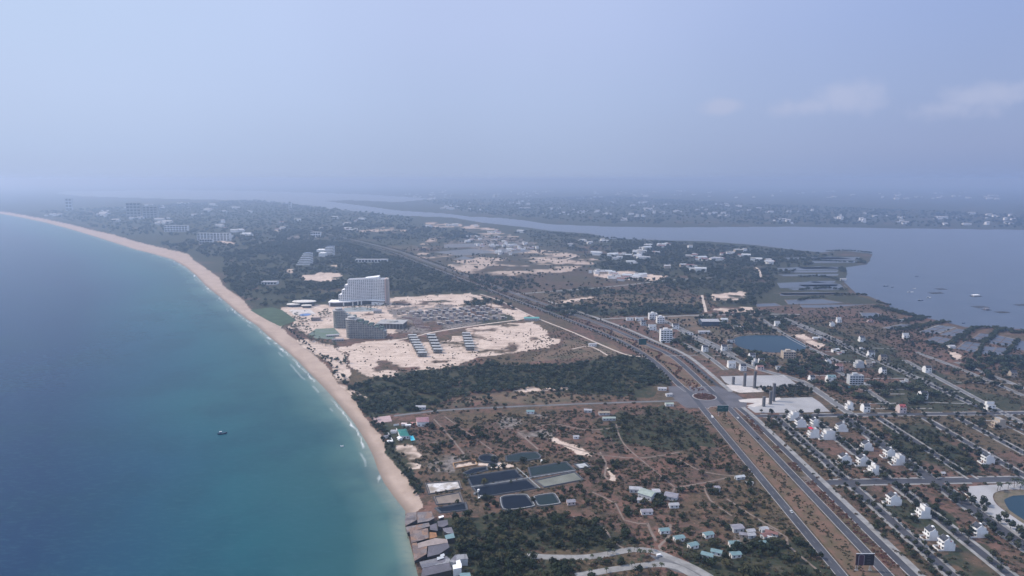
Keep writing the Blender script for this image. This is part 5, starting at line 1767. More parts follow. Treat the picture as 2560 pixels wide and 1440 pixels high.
lined('tan salt pan with white crust beside the beach hedge', [(1063, 1209), (1148, 1203), (1155, 1222), (1072, 1236)], surf('salt_crust_floor', (0.26, 0.22, 0.18), 0.7, 0.3, 0.1, col2=(0.62, 0.60, 0.60), scale2=0.3), rimmat=DIRT)
lined('dull tan pan below the white-crusted salt pan', [(1084, 1243), (1150, 1231), (1160, 1257), (1092, 1262)], surf('tan_pan_floor', (0.22, 0.18, 0.15), 0.8, 0.3, 0.1), rimmat=DIRT)
lined('dark pond just above the waterside shacks', [(1088, 1271), (1165, 1257), (1170, 1276), (1102, 1283)], PONDW)
wall_line('narrow pale causeway between the upper and lower big ponds', GL([(1178, 1219), (1318, 1197), (1440, 1177)]), 1.0, PALEL, .9)
wall_line('pale twin-pipe dyke crossing the middle of the big ponds', GL([(1292, 1171), (1322, 1197), (1350, 1222)]), 1.0, PALEL, .8)
wall_line('orange earth bank around an unfinished basin', GL([(1133, 1160), (1187, 1150), (1194, 1163), (1137, 1173), (1133, 1160)]), 1.2, surf('orange_earth', (0.36, 0.22, 0.12), 0.95, 0.2, 0.2), 1.0)
RB = random.Random(5)
for k in range(14):
    p = G(1186 + RB.uniform(0, 18), 1228 + RB.uniform(0, 20)) if k < 6 else (G(1224 + RB.uniform(0, 36), 1170 + RB.uniform(-3, 3)) if k < 10 else G(1325 + RB.uniform(0, 30), 1151 + RB.uniform(0, 6)))
    o = part_box('feed_crate', WHITE if k % 2 else PALEL, None, -.9, -.7, 0, .9, .7, .9 + .5 * (k % 3))
    o.location = (p[0], p[1], 0)
    o.rotation_euler.z = RB.uniform(0, 3)
    tag(o, 'small pale crate or sack pile beside the black-lined ponds', 'crate', 'crates beside the lined ponds')

# ------------------------------------------------------------------ waterside shacks
Z8 = lambda L, z=0.0: GL([(1000 + x / 8.0, 1260 + y / 8.0) for x, y in L], z)
RUST = roofmat('patched_rusty_sheets', [(0.15, 0.12, 0.11), (0.20, 0.165, 0.155), (0.14, 0.125, 0.13), (0.20, 0.125, 0.09), (0.095, 0.08, 0.08), (0.17, 0.14, 0.13)], .22)
RUST2 = roofmat('orange_rusty_sheets', [(0.17, 0.11, 0.085), (0.21, 0.15, 0.125), (0.13, 0.095, 0.085), (0.17, 0.135, 0.125), (0.23, 0.135, 0.085)], .22)
GREYS = roofmat('grey_worn_sheets', [(0.16, 0.155, 0.165), (0.20, 0.20, 0.21), (0.12, 0.12, 0.14), (0.24, 0.24, 0.255), (0.14, 0.13, 0.15)], .2)
DARKS = roofmat('dark_worn_sheets', [(0.085, 0.08, 0.095), (0.11, 0.10, 0.12), (0.09, 0.085, 0.10)], .2)


def shack(label, quad, roof, z0=4.0, tilt=.7, wall=None, stilts=False):
    q = Z8(quad, z0)
    cx, cy = sum(p[0] for p in q) / len(q), sum(p[1] for p in q) / len(q)
    r = root_at('waterside_shack', label, 'shack', cx, cy, 0, None, 9)
    n = len(q)
    q = [(x - cx, y - cy) for x, y in q]
    zz = [z0 + tilt * (.5 - k % 2) * .6 for k in range(n)]
    my = sorted(q, key=lambda p: p[1])
    zz = [z0 + tilt * (p[1] - my[0][1]) / (my[-1][1] - my[0][1] + .01) for p in q]
    a_ = sum(q[i][0] * q[(i + 1) % n][1] - q[(i + 1) % n][0] * q[i][1] for i in range(n))
    if a_ < 0:
        q, zz = q[::-1], zz[::-1]
    mb = MB()
    v = [(x, y, z) for (x, y), z in zip(q, zz)] + [(x, y, z + .15) for (x, y), z in zip(q, zz)]
    mb.add(v, [tuple(range(n - 1, -1, -1)), tuple(range(n, 2 * n))] + [(i, (i + 1) % n, n + (i + 1) % n, n + i) for i in range(n)])
    mb.build('roof', roof, r)
    mb = MB()
    mb.prism([(x * .93, y * .9) for x, y in q], 0.6 if stilts else 0, z0 - .1)
    mb.build('wall', wall or surf('dark_board_wall', (0.06, 0.055, 0.055), 0.9, 0.3, 0.4), r)
    if stilts:
        for x, y in q[:4]:
            mb = MB()
            mb.tube([(x * .92, y * .88, -4), (x * .92, y * .88, .7)], .16)
            mb.build('stilt', TRUNK, r)
    return r


shack('grey-brown patched roof at the sand end of the shacks', [(130, 195), (330, 180), (330, 330), (110, 440), (95, 330)], RUST, stilts=True)
shack('rusty brown roof inland of the grey-brown patched roof', [(345, 185), (630, 165), (690, 290), (580, 345), (350, 380)], RUST)
shack('narrow grey-pink roof below the grey-brown roof', [(118, 470), (580, 390), (600, 455), (135, 580)], RUST, 3.8, stilts=True)
shack('long dark brown roof third from the sand', [(190, 560), (560, 500), (575, 690), (230, 780)], RUST2, 3.9, stilts=True)
shack('bright orange-rust roof patch beside the dark brown roof', [(590, 580), (725, 590), (745, 665), (590, 700)], surf('orange_rust_sheet', (0.29, 0.145, 0.07), 0.7, 0.25, 0.3), 4.1)
shack('pale pinkish roof strip above the orange-brown roof', [(345, 800), (700, 700), (940, 720), (960, 785), (520, 850), (360, 885)], surf('pale_pink_sheet', (0.30, 0.245, 0.225), 0.65, 0.25, 0.2), 4.4)
shack('large orange-brown roof jutting over the water', [(240, 805), (335, 790), (355, 890), (545, 860), (530, 1010), (285, 1145)], RUST2, 3.8, stilts=True)
shack('long mauve-grey roof beside the orange-brown roof', [(565, 865), (960, 800), (990, 880), (780, 1010), (545, 1060)], DARKS, 4.0)
shack('grey sheet roof with white panels, below the mauve roof', [(385, 1170), (930, 1060), (1000, 1110), (990, 1180), (440, 1285)], GREYS, 3.8, stilts=True)
shack('dark mauve roof at the bottom edge of the shacks', [(450, 1300), (990, 1195), (1040, 1330), (420, 1460)], DARKS, 3.6)
shack('purple-grey roof between the inland sheds', [(600, 440), (730, 400), (755, 540), (600, 520)], DARKS, 3.8)
shack('dark blue-grey roof beside the trees, inland', [(745, 360), (950, 330), (965, 420), (850, 470), (760, 450)], DARKS, 3.8)
shack('small bright white roof near the dark pond', [(770, 262), (870, 240), (880, 265), (780, 290)], WHITE, 3.5)
shack('teal roof under the tree edge', [(890, 640), (1070, 600), (1100, 680), (920, 710)], TROOF, 4.0)
shack('tan and grey roof above the teal roof', [(850, 500), (1030, 480), (1080, 590), (960, 590), (880, 560)], GREYS, 4.0)
shack('wide grey house roof at the lower right of the shacks', [(980, 1150), (1110, 1030), (1330, 1020), (1370, 1110), (1150, 1120), (1080, 1180)], GREYS, 5.0, wall=GREYW)
shack('bright white flat roof below the wide grey roof', [(1050, 1235), (1230, 1205), (1235, 1280), (1060, 1310)], WHITE, 5.5, wall=WHITE)
shack('white wall-like roof joining wide grey and white flat roofs', [(1115, 1150), (1200, 1130), (1225, 1200), (1125, 1215)], WHITE, 5.2, wall=WHITE)
shack('turquoise roof at the very bottom beside the white roof', [(1190, 1400), (1400, 1390), (1430, 1480), (1200, 1490)], TROOF, 4.0)
shack('small pale roof between mauve roof and trees', [(800, 1030), (880, 1005), (900, 1040), (815, 1070)], METAL, 4.2)
shack('grey tin roof strip below the grey sheet roof, inland', [(735, 1080), (865, 1060), (880, 1090), (745, 1125)], METAL, 4.9)

# ------------------------------------------------------------------ far settlements
def farhouse(name, w, d, h, roofc, wallc):
    mb = MB()
    mb.box(-w / 2, -d / 2, 0, w / 2, d / 2, h, 0)
    mb.add([(-w / 2 - .6, -d / 2 - .6, h), (w / 2 + .6, -d / 2 - .6, h), (w / 2 + .6, d / 2 + .6, h), (-w / 2 - .6, d / 2 + .6, h), (-w / 2 - .6, 0, h + d * .2), (w / 2 + .6, 0, h + d * .2)],
           [(0, 1, 5, 4), (2, 3, 4, 5), (1, 2, 5), (3, 0, 4), (3, 2, 1, 0)], 1)
    me = bpy.data.meshes.new(name)
    me.from_pydata(mb.v, [], mb.f)
    me.materials.append(wallc)
    me.materials.append(roofc)
    me.polygons.foreach_set('material_index', mb.m)
    return me


FHM = [farhouse('village_house', 14, 10, 6, LGREY, WHITE), farhouse('village_house', 22, 12, 7, METAL, WHITE), farhouse('village_house', 10, 9, 9, TERR, WHITE), farhouse('village_house', 16, 10, 4.5, BROOF, WHITE), farhouse('village_house', 12, 9, 5, LGREY, CREAM)]
RF = random.Random(11)


def village(poly, n, label, group, smin, smax, named=True):
    pts = []
    xs, ys = [p[0] for p in poly], [p[1] for p in poly]
    while len(pts) < n:
        cx, cy = RF.uniform(min(xs), max(xs)), RF.uniform(min(ys), max(ys))
        if not inpoly(np.array([cx]), np.array([cy]), poly)[0]:
            continue
        for _ in range(RF.randint(1, 4)):
            px, py = cx + RF.gauss(0, 7), cy + RF.gauss(0, .8)
            pts.append(G(px, py))
    pts = pts[:n]
    if named:
        for x, y in pts:
            o = bpy.data.objects.new('village_house', RF.choice(FHM))
            s = RF.uniform(smin, smax)
            o.location, o.scale, o.rotation_euler = (x, y, 0), (s, s, s), (0, 0, RF.uniform(-.5, .5))
            COL.objects.link(o)
            tag(o, label, 'house', group)
    else:                                    # too many and too far to tell apart: one mass
        mb = MB()
        for x, y in pts:
            s, me = RF.uniform(smin, smax), RF.choice(FHM)
            c_, s_ = math.cos(RF.uniform(-.5, .5)), 0.0
            v = [(x + q_.co.x * s, y + q_.co.y * s, q_.co.z * s) for q_ in me.vertices]
            b0 = len(mb.v)
            mb.v += v
            for p_ in me.polygons:
                mb.f.append(tuple(b0 + i for i in p_.vertices))
                mb.m.append(p_.material_index)
        o = mb.build('distant_town', [WHITE, LGREY], kind='stuff')
        tag(o, label, 'town')


village([(1000, 556), (1150, 562), (1500, 605), (1640, 610), (1900, 628), (1940, 660), (1700, 690), (1540, 650), (1300, 590), (1050, 572)], 120, 'small pale house among trees on the near side of the channel', 'houses of the village along the near channel shore', .9, 1.7)
village([(1480, 682), (1560, 676), (1665, 690), (1640, 700), (1540, 702)], 40, 'small white roof in the cleared white plots below the channel village', 'houses in the white cleared plots', .7, 1.3)
village([(250, 515), (480, 500), (640, 520), (640, 560), (500, 575), (330, 560), (120, 540)], 80, 'hazy pale buildings of the resort strip far up the coast', '', 1.2, 2.8, False)
village([(1080, 520), (1250, 535), (1340, 540), (1600, 556), (2560, 565), (2560, 540), (1900, 515), (1500, 490), (1250, 500), (1150, 505)], 230, 'hazy small white houses among trees all along the far shore of the lagoon', '', .9, 2.2, False)
village([(1050, 505), (1400, 490), (2500, 500), (2500, 480), (1800, 474), (1100, 475), (1000, 480)], 190, 'faint white roofs of the most distant town, close under the horizon haze', '', 1.2, 3.2, False)
village([(560, 600), (640, 590), (860, 585), (1000, 560), (800, 540), (560, 570)], 40, 'pale hazy house in the woods behind the coast hotels', 'houses in the far coastal woods', 1.2, 2.0)
village([(1140, 588), (1330, 598), (1345, 622), (1260, 640), (1180, 612)], 70, 'small pale building of the sand-pit settlement inland from the channel', 'buildings of the sand-pit settlement', .6, 1.2)
village([(1880, 800), (1990, 812), (2200, 880), (2330, 960), (2180, 985), (2050, 900)], 26, 'low pale shed or yard building between the white houses of the lakeside quarter', 'small sheds of the lakeside quarter', .35, .6)

# ------------------------------------------------------------------ vegetation
RV = np.random.default_rng(21)


def leafcloud(mb, n, lumps, size, m=0, seed=1, flat=0.5):
    """many small leaf-clump faces spread through lumpy crown volumes (cx, cy, cz, rx, rz)"""
    r = np.random.default_rng(seed)
    tot = sum(l[3] ** 2 for l in lumps)
    for (cx, cy, cz, rx, rz) in lumps:
        k = max(6, int(n * rx * rx / tot))
        for _ in range(k):
            d = r.normal(size=3)
            d /= np.linalg.norm(d)
            q = r.uniform(0.55, 1.0) ** 0.6
            p = np.array([cx + d[0] * rx * q, cy + d[1] * rx * q, cz + d[2] * rz * q])
            nrm = d * np.array([1, 1, 1.4]) + r.normal(size=3) * 0.55
            nrm /= np.linalg.norm(nrm)
            u = np.cross(nrm, r.normal(size=3))
            u /= np.linalg.norm(u)
            w = np.cross(nrm, u)
            s = size * r.uniform(0.6, 1.25)
            a, b = u * s, w * s * r.uniform(0.55, 1.0)
            mb.add([p - a, p - b * 0.9, p + a * 0.9, p + b], [(0, 1, 2, 3)], m)


def bough(mb, p0, p1, r0, r1, m):
    mid = (Vector(p0) + Vector(p1)) / 2 + Vector((0, 0, .15))
    mb.tube([p0, mid, p1], [r0, (r0 + r1) / 2, r1], 5, m)


def tree_meshes(kind, seed):
    r = random.Random(seed)
    crown, trunk = MB(), MB()
    if kind == 'round':
        trunk.tube([(0, 0, -.1), (.05, 0, 1.0), (.1, .05, 2.2), (0, .1, 3.4)], [.18, .14, .11, .06], 6)
        for a in range(4):
            t = a * 1.57 + r.random()
            bough(trunk, (.1, .05, 1.9), (1.3 * math.cos(t), 1.3 * math.sin(t), 3.1), .09, .03, 0)
        lumps = [(r.uniform(-.9, .9), r.uniform(-.9, .9), r.uniform(2.3, 3.7), r.uniform(1.1, 1.6), r.uniform(.9, 1.2)) for _ in range(6)]
        leafcloud(crown, 190, lumps, .52, seed=seed)
    elif kind == 'broad':
        trunk.tube([(0, 0, -.1), (.1, 0, 1.2), (.0, .1, 2.6), (.2, .1, 4.4)], [.30, .24, .18, .07], 6)
        for a in range(5):
            t = a * 1.26 + r.random()
            bough(trunk, (.05, .05, 2.0), (2.2 * math.cos(t), 2.2 * math.sin(t), 4.0), .13, .04, 0)
        lumps = [(r.uniform(-2.1, 2.1), r.uniform(-2.1, 2.1), r.uniform(2.6, 4.9), r.uniform(1.3, 2.2), r.uniform(1.1, 1.6)) for _ in range(9)]
        leafcloud(crown, 330, lumps, .68, seed=seed)
    elif kind == 'tall':
        trunk.tube([(0, 0, -.1), (.05, 0, 3), (0, .05, 6.5)], [.2, .14, .05], 6)
        lumps = [(r.uniform(-.5, .5), r.uniform(-.5, .5), 1.6 + k * 1.05, 1.9 - k * .24, 1.0) for k in range(6)]
        leafcloud(crown, 200, lumps, .5, seed=seed)
    elif kind == 'shrub':
        lumps = [(r.uniform(-.8, .8), r.uniform(-.8, .8), r.uniform(.4, .8), r.uniform(.6, 1.0), r.uniform(.45, .7)) for _ in range(4)]
        leafcloud(crown, 70, lumps, .40, seed=seed)
    elif kind == 'palm':
        h = r.uniform(5.2, 6.6)
        trunk.tube([(0, 0, -.1), (.15, 0, h * .35), (.4, .05, h * .7), (.75, .1, h)], [.2, .15, .13, .12], 6)
        for a in range(15):
            t = a * 2 * math.pi / 15 + r.uniform(-.15, .15)
            el = r.uniform(-.1, .9)
            c, s = math.cos(t), math.sin(t)
            L = r.uniform(2.3, 2.9)
            prev = None
            pts = []
            for k in range(5):
                q = k / 4
                hd = L * q * math.cos(el * (1 - q * .3))
                z = h + L * q * math.sin(el) - 1.6 * q * q
                pts.append((.75 + hd * c, .1 + hd * s, z, .10 + .42 * math.sin(math.pi * min(q * .9 + .08, 1))))
            for (x1, y1, z1, w1), (x2, y2, z2, w2) in zip(pts[:-1], pts[1:]):
                for sg in (-1, 1):
                    crown.add([(x1, y1, z1), (x2, y2, z2), (x2 - sg * s * w2, y2 + sg * c * w2, z2 - .22), (x1 - sg * s * w1, y1 + sg * c * w1, z1 - .22)], [(0, 1, 2, 3)])
    return crown, trunk


def to_mesh(name, mbs, mats):
    v, f, m = [], [], []
    for k, b in enumerate(mbs):
        o = len(v)
        v += b.v
        f += [tuple(o + i for i in q) for q in b.f]
        m += [k] * len(b.f)
    me = bpy.data.meshes.new(name)
    me.from_pydata(v, [], f)
    for x in mats:
        me.materials.append(x)
    me.polygons.foreach_set('material_index', m)
    me.update()
    return me


SPEC = {}
for kind, mat_, nv in (('round', STREET, 4), ('broad', LEAF, 4), ('tall', WOODL, 3), ('shrub', SHRUBL, 4), ('palm', PALML, 3), ('wood', WOODL, 4), ('red', REDL, 3), ('hedge', STREET, 3)):
    k2 = {'wood': 'broad', 'red': 'shrub', 'hedge': 'shrub'}.get(kind, kind)
    L_ = []
    for s in range(nv):
        c_, t_ = tree_meshes(k2, hash(kind) % 1 + s * 17 + len(kind))
        L_.append((to_mesh('crown', [c_], [mat_]), to_mesh('trunk', [t_], [TRUNK]) if t_.v else None, to_mesh('whole_plant', [c_, t_], [mat_, TRUNK])))
    SPEC[kind] = L_


def blocked(x, y, pad=2.0, sand=True):
    b = inpoly(x, y, SEA_POLY) | (dline(x, y, WL) < 10)
    b |= inpoly(x, y, LAG)
    for ln, hw in ROADS:
        ln = np.array(ln)
        lo, hi = ln.min(0) - hw - 8, ln.max(0) + hw + 8
        k = (x > lo[0]) & (x < hi[0]) & (y > lo[1]) & (y < hi[1]) & ~b
        if k.any():
            i = np.nonzero(k)[0]
            b[i] |= dline(x[i], y[i], [tuple(p) for p in ln]) < hw + pad
    fx = np.array(FOOT)
    for cx, cy, r in FOOT:
        k = (np.abs(x - cx) < r + pad) & (np.abs(y - cy) < r + pad)
        b |= k & (np.hypot(x - cx, y - cy) < r * .85 + pad * .6)
    for q in PONDPOLY + PLZ_ALL + FISHP:
        b |= inpoly(x, y, q)
    if sand:
        for k, w, q in COVER:
            if k == 'S':
                b |= inpoly(x, y, GL(q))
        b |= inpoly(x, y, beach_poly)
    return b


def gen(px_poly, per, clump=None, seed=0, pad=2.0, sand=True, thr=0.0, wl=25.0):
    P_ = np.array(GL(px_poly))
    lo, hi = P_.min(0), P_.max(0)
    n = int((hi[0] - lo[0]) * (hi[1] - lo[1]) * per)
    r = np.random.default_rng(100 + seed)
    x, y = r.uniform(lo[0], hi[0], n), r.uniform(lo[1], hi[1], n)
    k = inpoly(x, y, P_)
    x, y = x[k], y[k]
    if clump is not None:
        f = fbm(x, y, wl, 200 + seed, 3)
        k = f + r.uniform(-clump, clump, len(x)) > thr
        x, y = x[k], y[k]
    k = ~blocked(x, y, pad, sand)
    return np.stack([x[k], y[k]], -1)


STUFFCOL = {}


def scatter(name, label, cat, pts, kind, smin, smax, seed=0, z=0.0):
    """one mass of plants too many to count: points carrying instances of the plant meshes"""
    if len(pts) == 0:
        return None
    if kind not in STUFFCOL:
        c = bpy.data.collections.new('plants_' + kind)
        for k, (_, _, me) in enumerate(SPEC[kind]):
            c.objects.link(bpy.data.objects.new('plant_' + kind, me))
        STUFFCOL[kind] = c
    r = np.random.default_rng(seed + 5)
    n = len(pts)
    me = bpy.data.meshes.new(name)
    me.vertices.add(n)
    me.vertices.foreach_set('co', np.stack([pts[:, 0], pts[:, 1], np.full(n, z)], -1).astype(np.float32).ravel())
    a = me.attributes.new('scl', 'FLOAT_VECTOR', 'POINT')
    s = r.uniform(smin, smax, n)
    hz = s * r.uniform(.8, 1.15, n)
    a.data.foreach_set('vector', np.stack([s, s, hz], -1).astype(np.float32).ravel())
    a = me.attributes.new('rot', 'FLOAT_VECTOR', 'POINT')
    a.data.foreach_set('vector', np.stack([np.zeros(n), np.zeros(n), r.uniform(0, 6.28, n)], -1).astype(np.float32).ravel())
    a = me.attributes.new('idx', 'INT', 'POINT')
    a.data.foreach_set('value', r.integers(0, len(SPEC[kind]), n).astype(np.int32))
    o = bpy.data.objects.new(name, me)
    COL.objects.link(o)
    tag(o, label, cat, None, 'stuff')
    ng = bpy.data.node_groups.new('scatter', 'GeometryNodeTree')
    ng.interface.new_socket('Geometry', in_out='INPUT', socket_type='NodeSocketGeometry')
    ng.interface.new_socket('Geometry', in_out='OUTPUT', socket_type='NodeSocketGeometry')
    gi, go = ng.nodes.new('NodeGroupInput'), ng.nodes.new('NodeGroupOutput')
    ip = ng.nodes.new('GeometryNodeInstanceOnPoints')
    ci = ng.nodes.new('GeometryNodeCollectionInfo')
    ci.inputs['Collection'].default_value = STUFFCOL[kind]
    ci.inputs['Separate Children'].default_value = True
    ci.inputs['Reset Children'].default_value = True

    def na(nm, ty):
        q = ng.nodes.new('GeometryNodeInputNamedAttribute')
        q.data_type = ty
        q.inputs[0].default_value = nm
        return [s_ for s_ in q.outputs if s_.enabled][0]
    er = ng.nodes.new('FunctionNodeEulerToRotation')
    ng.links.new(na('rot', 'FLOAT_VECTOR'), er.inputs[0])
    ng.links.new(gi.outputs[0], ip.inputs['Points'])
    ng.links.new(ci.outputs[0], ip.inputs['Instance'])
    ip.inputs['Pick Instance'].default_value = True
    ng.links.new(na('idx', 'INT'), ip.inputs['Instance Index'])
    ng.links.new(er.outputs[0], ip.inputs['Rotation'])
    ng.links.new(na('scl', 'FLOAT_VECTOR'), ip.inputs['Scale'])
    ng.links.new(ip.outputs[0], go.inputs[0])
    o.modifiers.new('scatter', 'NODES').node_group = ng
    return o


def plant(name, label, cat, group, pts, kind, smin, smax, seed=0, parts=0):
    """single plants: each its own object; the nearest `parts` of them with crown and trunk apart"""
    r = random.Random(seed)
    for k, (x, y) in enumerate(pts):
        c_, t_, w_ = SPEC[kind][r.randrange(len(SPEC[kind]))]
        s = r.uniform(smin, smax)
        if k < parts and t_ is not None:
            o = bpy.data.objects.new(name, None)
            COL.objects.link(o)
            for nm, me in (('crown', c_), ('trunk', t_)):
                q = bpy.data.objects.new(nm, me)
                COL.objects.link(q)
                q.parent = o
        else:
            o = bpy.data.objects.new(name, w_)
            COL.objects.link(o)
        o.location = (x, y, 0)
        o.scale = (s, s, s * r.uniform(.85, 1.15))
        o.rotation_euler = (0, 0, r.uniform(0, 6.28))
        tag(o, label, cat, group)


UPQ = [(1800, 800), (2200, 790), (2700, 900), (2700, 1040), (2100, 1030), (2060, 985), (1950, 935), (1720, 850)]


def near_first(p):
    return p[np.argsort(p[:, 0] ** 2 + p[:, 1] ** 2 + 0.0)] if len(p) else p


def inframe(p, m=40):
    """keep points the photo shows (a small margin round the frame)"""
    x, y = p[:, 0], p[:, 1]
    zc = y * CP + H * SP
    px = CX + F * x / zc
    py = CY + F * (H * CP - y * SP) / zc
    return p[(px > -m) & (px < 2560 + m) & (py < 1440 + m)]


# trees of the upper quarter
p = np.concatenate([gen(UPQ, .0085, .35, 83, 1.2, True, .0, 35), gen([(1500, 800), (1730, 800), (1870, 890), (1800, 935), (1700, 880), (1600, 835)], .012, .35, 84, 1.2, True, .0, 25)])
scatter('quarter_trees', 'dark trees and bushes filling the plots of the upper quarter', 'trees', p, 'round', .6, 1.4, 82)
# trees lining the villa streets
def rowpts(x, y0, y1, step, jit, seed, skip=.15, dx=0.0):
    r = random.Random(seed)
    return np.array([(x + r.uniform(-jit, jit) + dx * y, y + r.uniform(-jit, jit)) for y in np.arange(y0, y1, step) if r.random() > skip and not (594 < y < 609 or 776 < y < 790)])


tot = []
for nm, x, word in (('A', 315, 'front villa street, nearest the boulevard'), ('B', 356, 'second villa street from the boulevard'), ('C', 396, 'wide villa street with double tree rows')):
    p = [rowpts(x + s * o_, 380, 778, 8.5, 1.0, x + s, .22) for s, o_ in ((-1, 3.9), (1, 4.1))]
    if nm == 'C':
        p += [rowpts(x + s * 9.5, 380, 778, 8, 1.5, x + s + 3, .25) for s in (-1, 1)]
    p = inframe(np.concatenate(p))
    k = ~np.array([any(math.hypot(a - fx, b - fy) < 4.5 for fx, fy, fr in FOOT) for a, b in p])
    p = near_first(p[k])
    plant('street_tree', 'small dark round tree lining the ' + word, 'tree', 'trees of the ' + word, p[:110], 'round', .85 if nm == 'A' else 1.0, 1.3 if nm == 'A' else 1.65, x, parts=40)
    tot.append(p[110:])
ex = np.concatenate([rowpts(x + s * 4.5, 620, 1200 if x == 573 else 778, 9, 1.5, x + s, .25) for x in (436, 490, 530, 573) for s in (-1, 1)])
hz_ = np.interp(ex[:, 1], [620, 823, 985, 1390], [0, 7, 1, -25])
ex[:, 0] += np.where(np.abs(ex[:, 0] - 573) < 9, hz_, 0)
scatter('street_tree_rows', 'rows of dark trees along the eastern streets of the quarter', 'trees', np.concatenate(tot + [ex]), 'round', .8, 1.4, 3)
# big dark trees beside the promenade
p = inframe(rowpts(301.5, 380, 800, 8.5, 1.6, 5, .12))
plant('promenade_tree', 'dark bushy tree on the plot edge beside the pale promenade', 'tree', 'trees beside the pale promenade', near_first(p), 'round', 1.0, 1.5, 6, parts=20)
p = np.array([q for k, q in enumerate(offset(smooth_line(RC_FAR[:26], 8), 10.5))])
p = p[~blocked(p[:, 0], p[:, 1], .5, False)]
scatter('hedge_row', 'dark continuous hedge row between boulevard and its side lane', 'hedge', p + RV.uniform(-.6, .6, p.shape), 'round', .7, 1.0, 8)
p2 = np.concatenate([offset(smooth_line(LC_FAR[3:], 9), d) for d in (-8, -13, 8)] + [offset(smooth_line(RC_FAR[24:], 9), d) for d in (8, 14)])
p2 = p2[~blocked(p2[:, 0], p2[:, 1], .5, False)]
scatter('verge_planting', 'rows of small trees on the verges of the far boulevard', 'trees', p2 + RV.uniform(-1.5, 1.5, p2.shape), 'round', .6, 1.1, 9)
for lab, (px, py), s in (('dark round tree with its shadow in the middle of the pale plaza by the pond', (2455, 1262), 1.9), ('dark round tree on the lower part of the pale plaza', (2510, 1302), 1.9), ('smaller dark tree touching the tree in the middle of the pale plaza', (2470, 1268), 1.2), ('dark tree at the right frame edge below the pond promenade', (2553, 1342), 1.9)):
    x, y = G(px, py)
    plant('plaza_tree', lab, 'tree', None, [(x, y)], 'round', s, s, int(px), parts=1)
for lab, (px, py), s in (('dark round tree at the door of the white villa with sandy yard', (2153, 1126), 1.3), ('dark tree against the front of the white villa below the promenade', (2426, 1338), 1.6), ('dark tree in front of the large white villa above the crossroads', (2176, 1196), 1.7), ('dark tree at the corner of the crossroads below the large white villa', (2212, 1199), 1.6), ('round tree at the door of the villa alone on a brown plot', (2098, 1160), 1.2)):
    plant('villa_tree', lab, 'tree', None, [G(px, py)], 'round', s, s, int(px), parts=1)
ptr = [G(1928 + 38 * k, 1037 + RV.uniform(-2, 2)) for k in range(5)]
plant('plaza_tree', 'round tree in the row along the lower edge of the second plaza', 'tree', 'row of trees below the second plaza', ptr, 'round', 1.5, 1.9, 4, parts=5)
# greenery between the plazas
p = gen([(1845, 980), (1900, 972), (2000, 962), (2030, 975), (2025, 993), (1950, 994), (1860, 995)], .05, None, 1, 1)
scatter('plaza_grove', 'band of dark green trees between the two plazas', 'trees', p, 'round', .8, 1.3, 2)

# scrub of the near plain
SCRUB = [(1060, 1050), (1700, 1010), (1760, 1060), (2090, 1440), (2200, 1600), (1050, 1600), (1110, 1290), (1060, 1200), (980, 1080)]
sh1 = gen(SCRUB, .075, .5, 11, 1.0, True, -.05, 22)
LOTS = [(1900, 1050), (2300, 1030), (2700, 1030), (2900, 1500), (2300, 1480), (2100, 1260)]
sh2 = gen(LOTS, .045, .4, 12, .8, True, .05, 18)
UP = [(1800, 800), (2200, 790), (2700, 900), (2700, 1040), (2100, 1030), (2060, 985), (1950, 935), (1720, 850)]
sh3 = gen(UP, .035, .4, 13, 1.0, True, -.05, 25)
MID = [(1330, 725), (1780, 700), (1800, 780), (1480, 798), (1300, 760)]
sh4 = gen(MID, .012, .4, 14, 1.0, True, -.05, 45)
allsh = near_first(inframe(np.concatenate([sh1, sh2])))
plant('shrub', 'low dry olive-brown shrub on the near scrub plain', 'shrub', 'shrubs on the near scrub plain and plots', allsh[:300], 'shrub', .9, 1.8, 15)
scatter('scrub', 'dry olive and brown scrub covering the plain and vacant plots', 'scrub', np.concatenate([allsh[300:], sh3]), 'shrub', .5, 1.6, 16)
scatter('field_scrub', 'sparse scrub on the dry fields beyond the boulevard', 'scrub', sh4, 'shrub', 1.0, 2.2, 17)
# dark trees standing in the scrub
tr1 = gen(SCRUB, .0075, .3, 21, 1.6, True, .06, 45)
tr2 = gen([(1490, 1040), (1640, 1015), (1740, 1040), (1800, 1120), (1690, 1135), (1560, 1110)], .016, .3, 22, 1.5, True, -.1, 25)
tr2b = gen([(1090, 1080), (1160, 1060), (1250, 1090), (1260, 1130), (1190, 1140), (1170, 1110)], .010, .3, 32, 1.5, True, -.1, 25)
GROVE = [[(1095, 1300), (1280, 1286), (1420, 1290), (1530, 1320), (1600, 1358), (1540, 1374), (1400, 1372), (1310, 1382), (1300, 1400), (1240, 1440), (1160, 1600), (1120, 1600), (1130, 1380)],
         [(1240, 1390), (1310, 1392), (1440, 1412), (1430, 1500), (1240, 1600)], [(1560, 1290), (1640, 1290), (1670, 1240), (1560, 1245)]]
tr3 = np.concatenate([gen(g_, .030, .4, 23 + k, 1.2, True, -.25, 22) for k, g_ in enumerate(GROVE)])
tr4 = gen([(1660, 1350), (1760, 1360), (1900, 1350), (1960, 1330), (2030, 1370), (2130, 1470), (2160, 1600), (1850, 1560), (1770, 1440), (1700, 1400)], .020, .4, 27, 1.5, True, -.1, 25)
tr5 = gen([(2190, 1058), (2330, 1060), (2470, 1180), (2400, 1192), (2260, 1140)], .012, .4, 28, 1.5, True, -.05, 22)
tr6 = gen(LOTS, .0085, .3, 29, 1.2, True, .10, 30)
gv = near_first(inframe(np.concatenate([tr3, tr4])))
plant('grove_tree', 'dark broad tree in the grove at the foot of the picture', 'tree', 'trees of the near dark grove', gv[:300], 'broad', .5, 1.25, 30, parts=120)
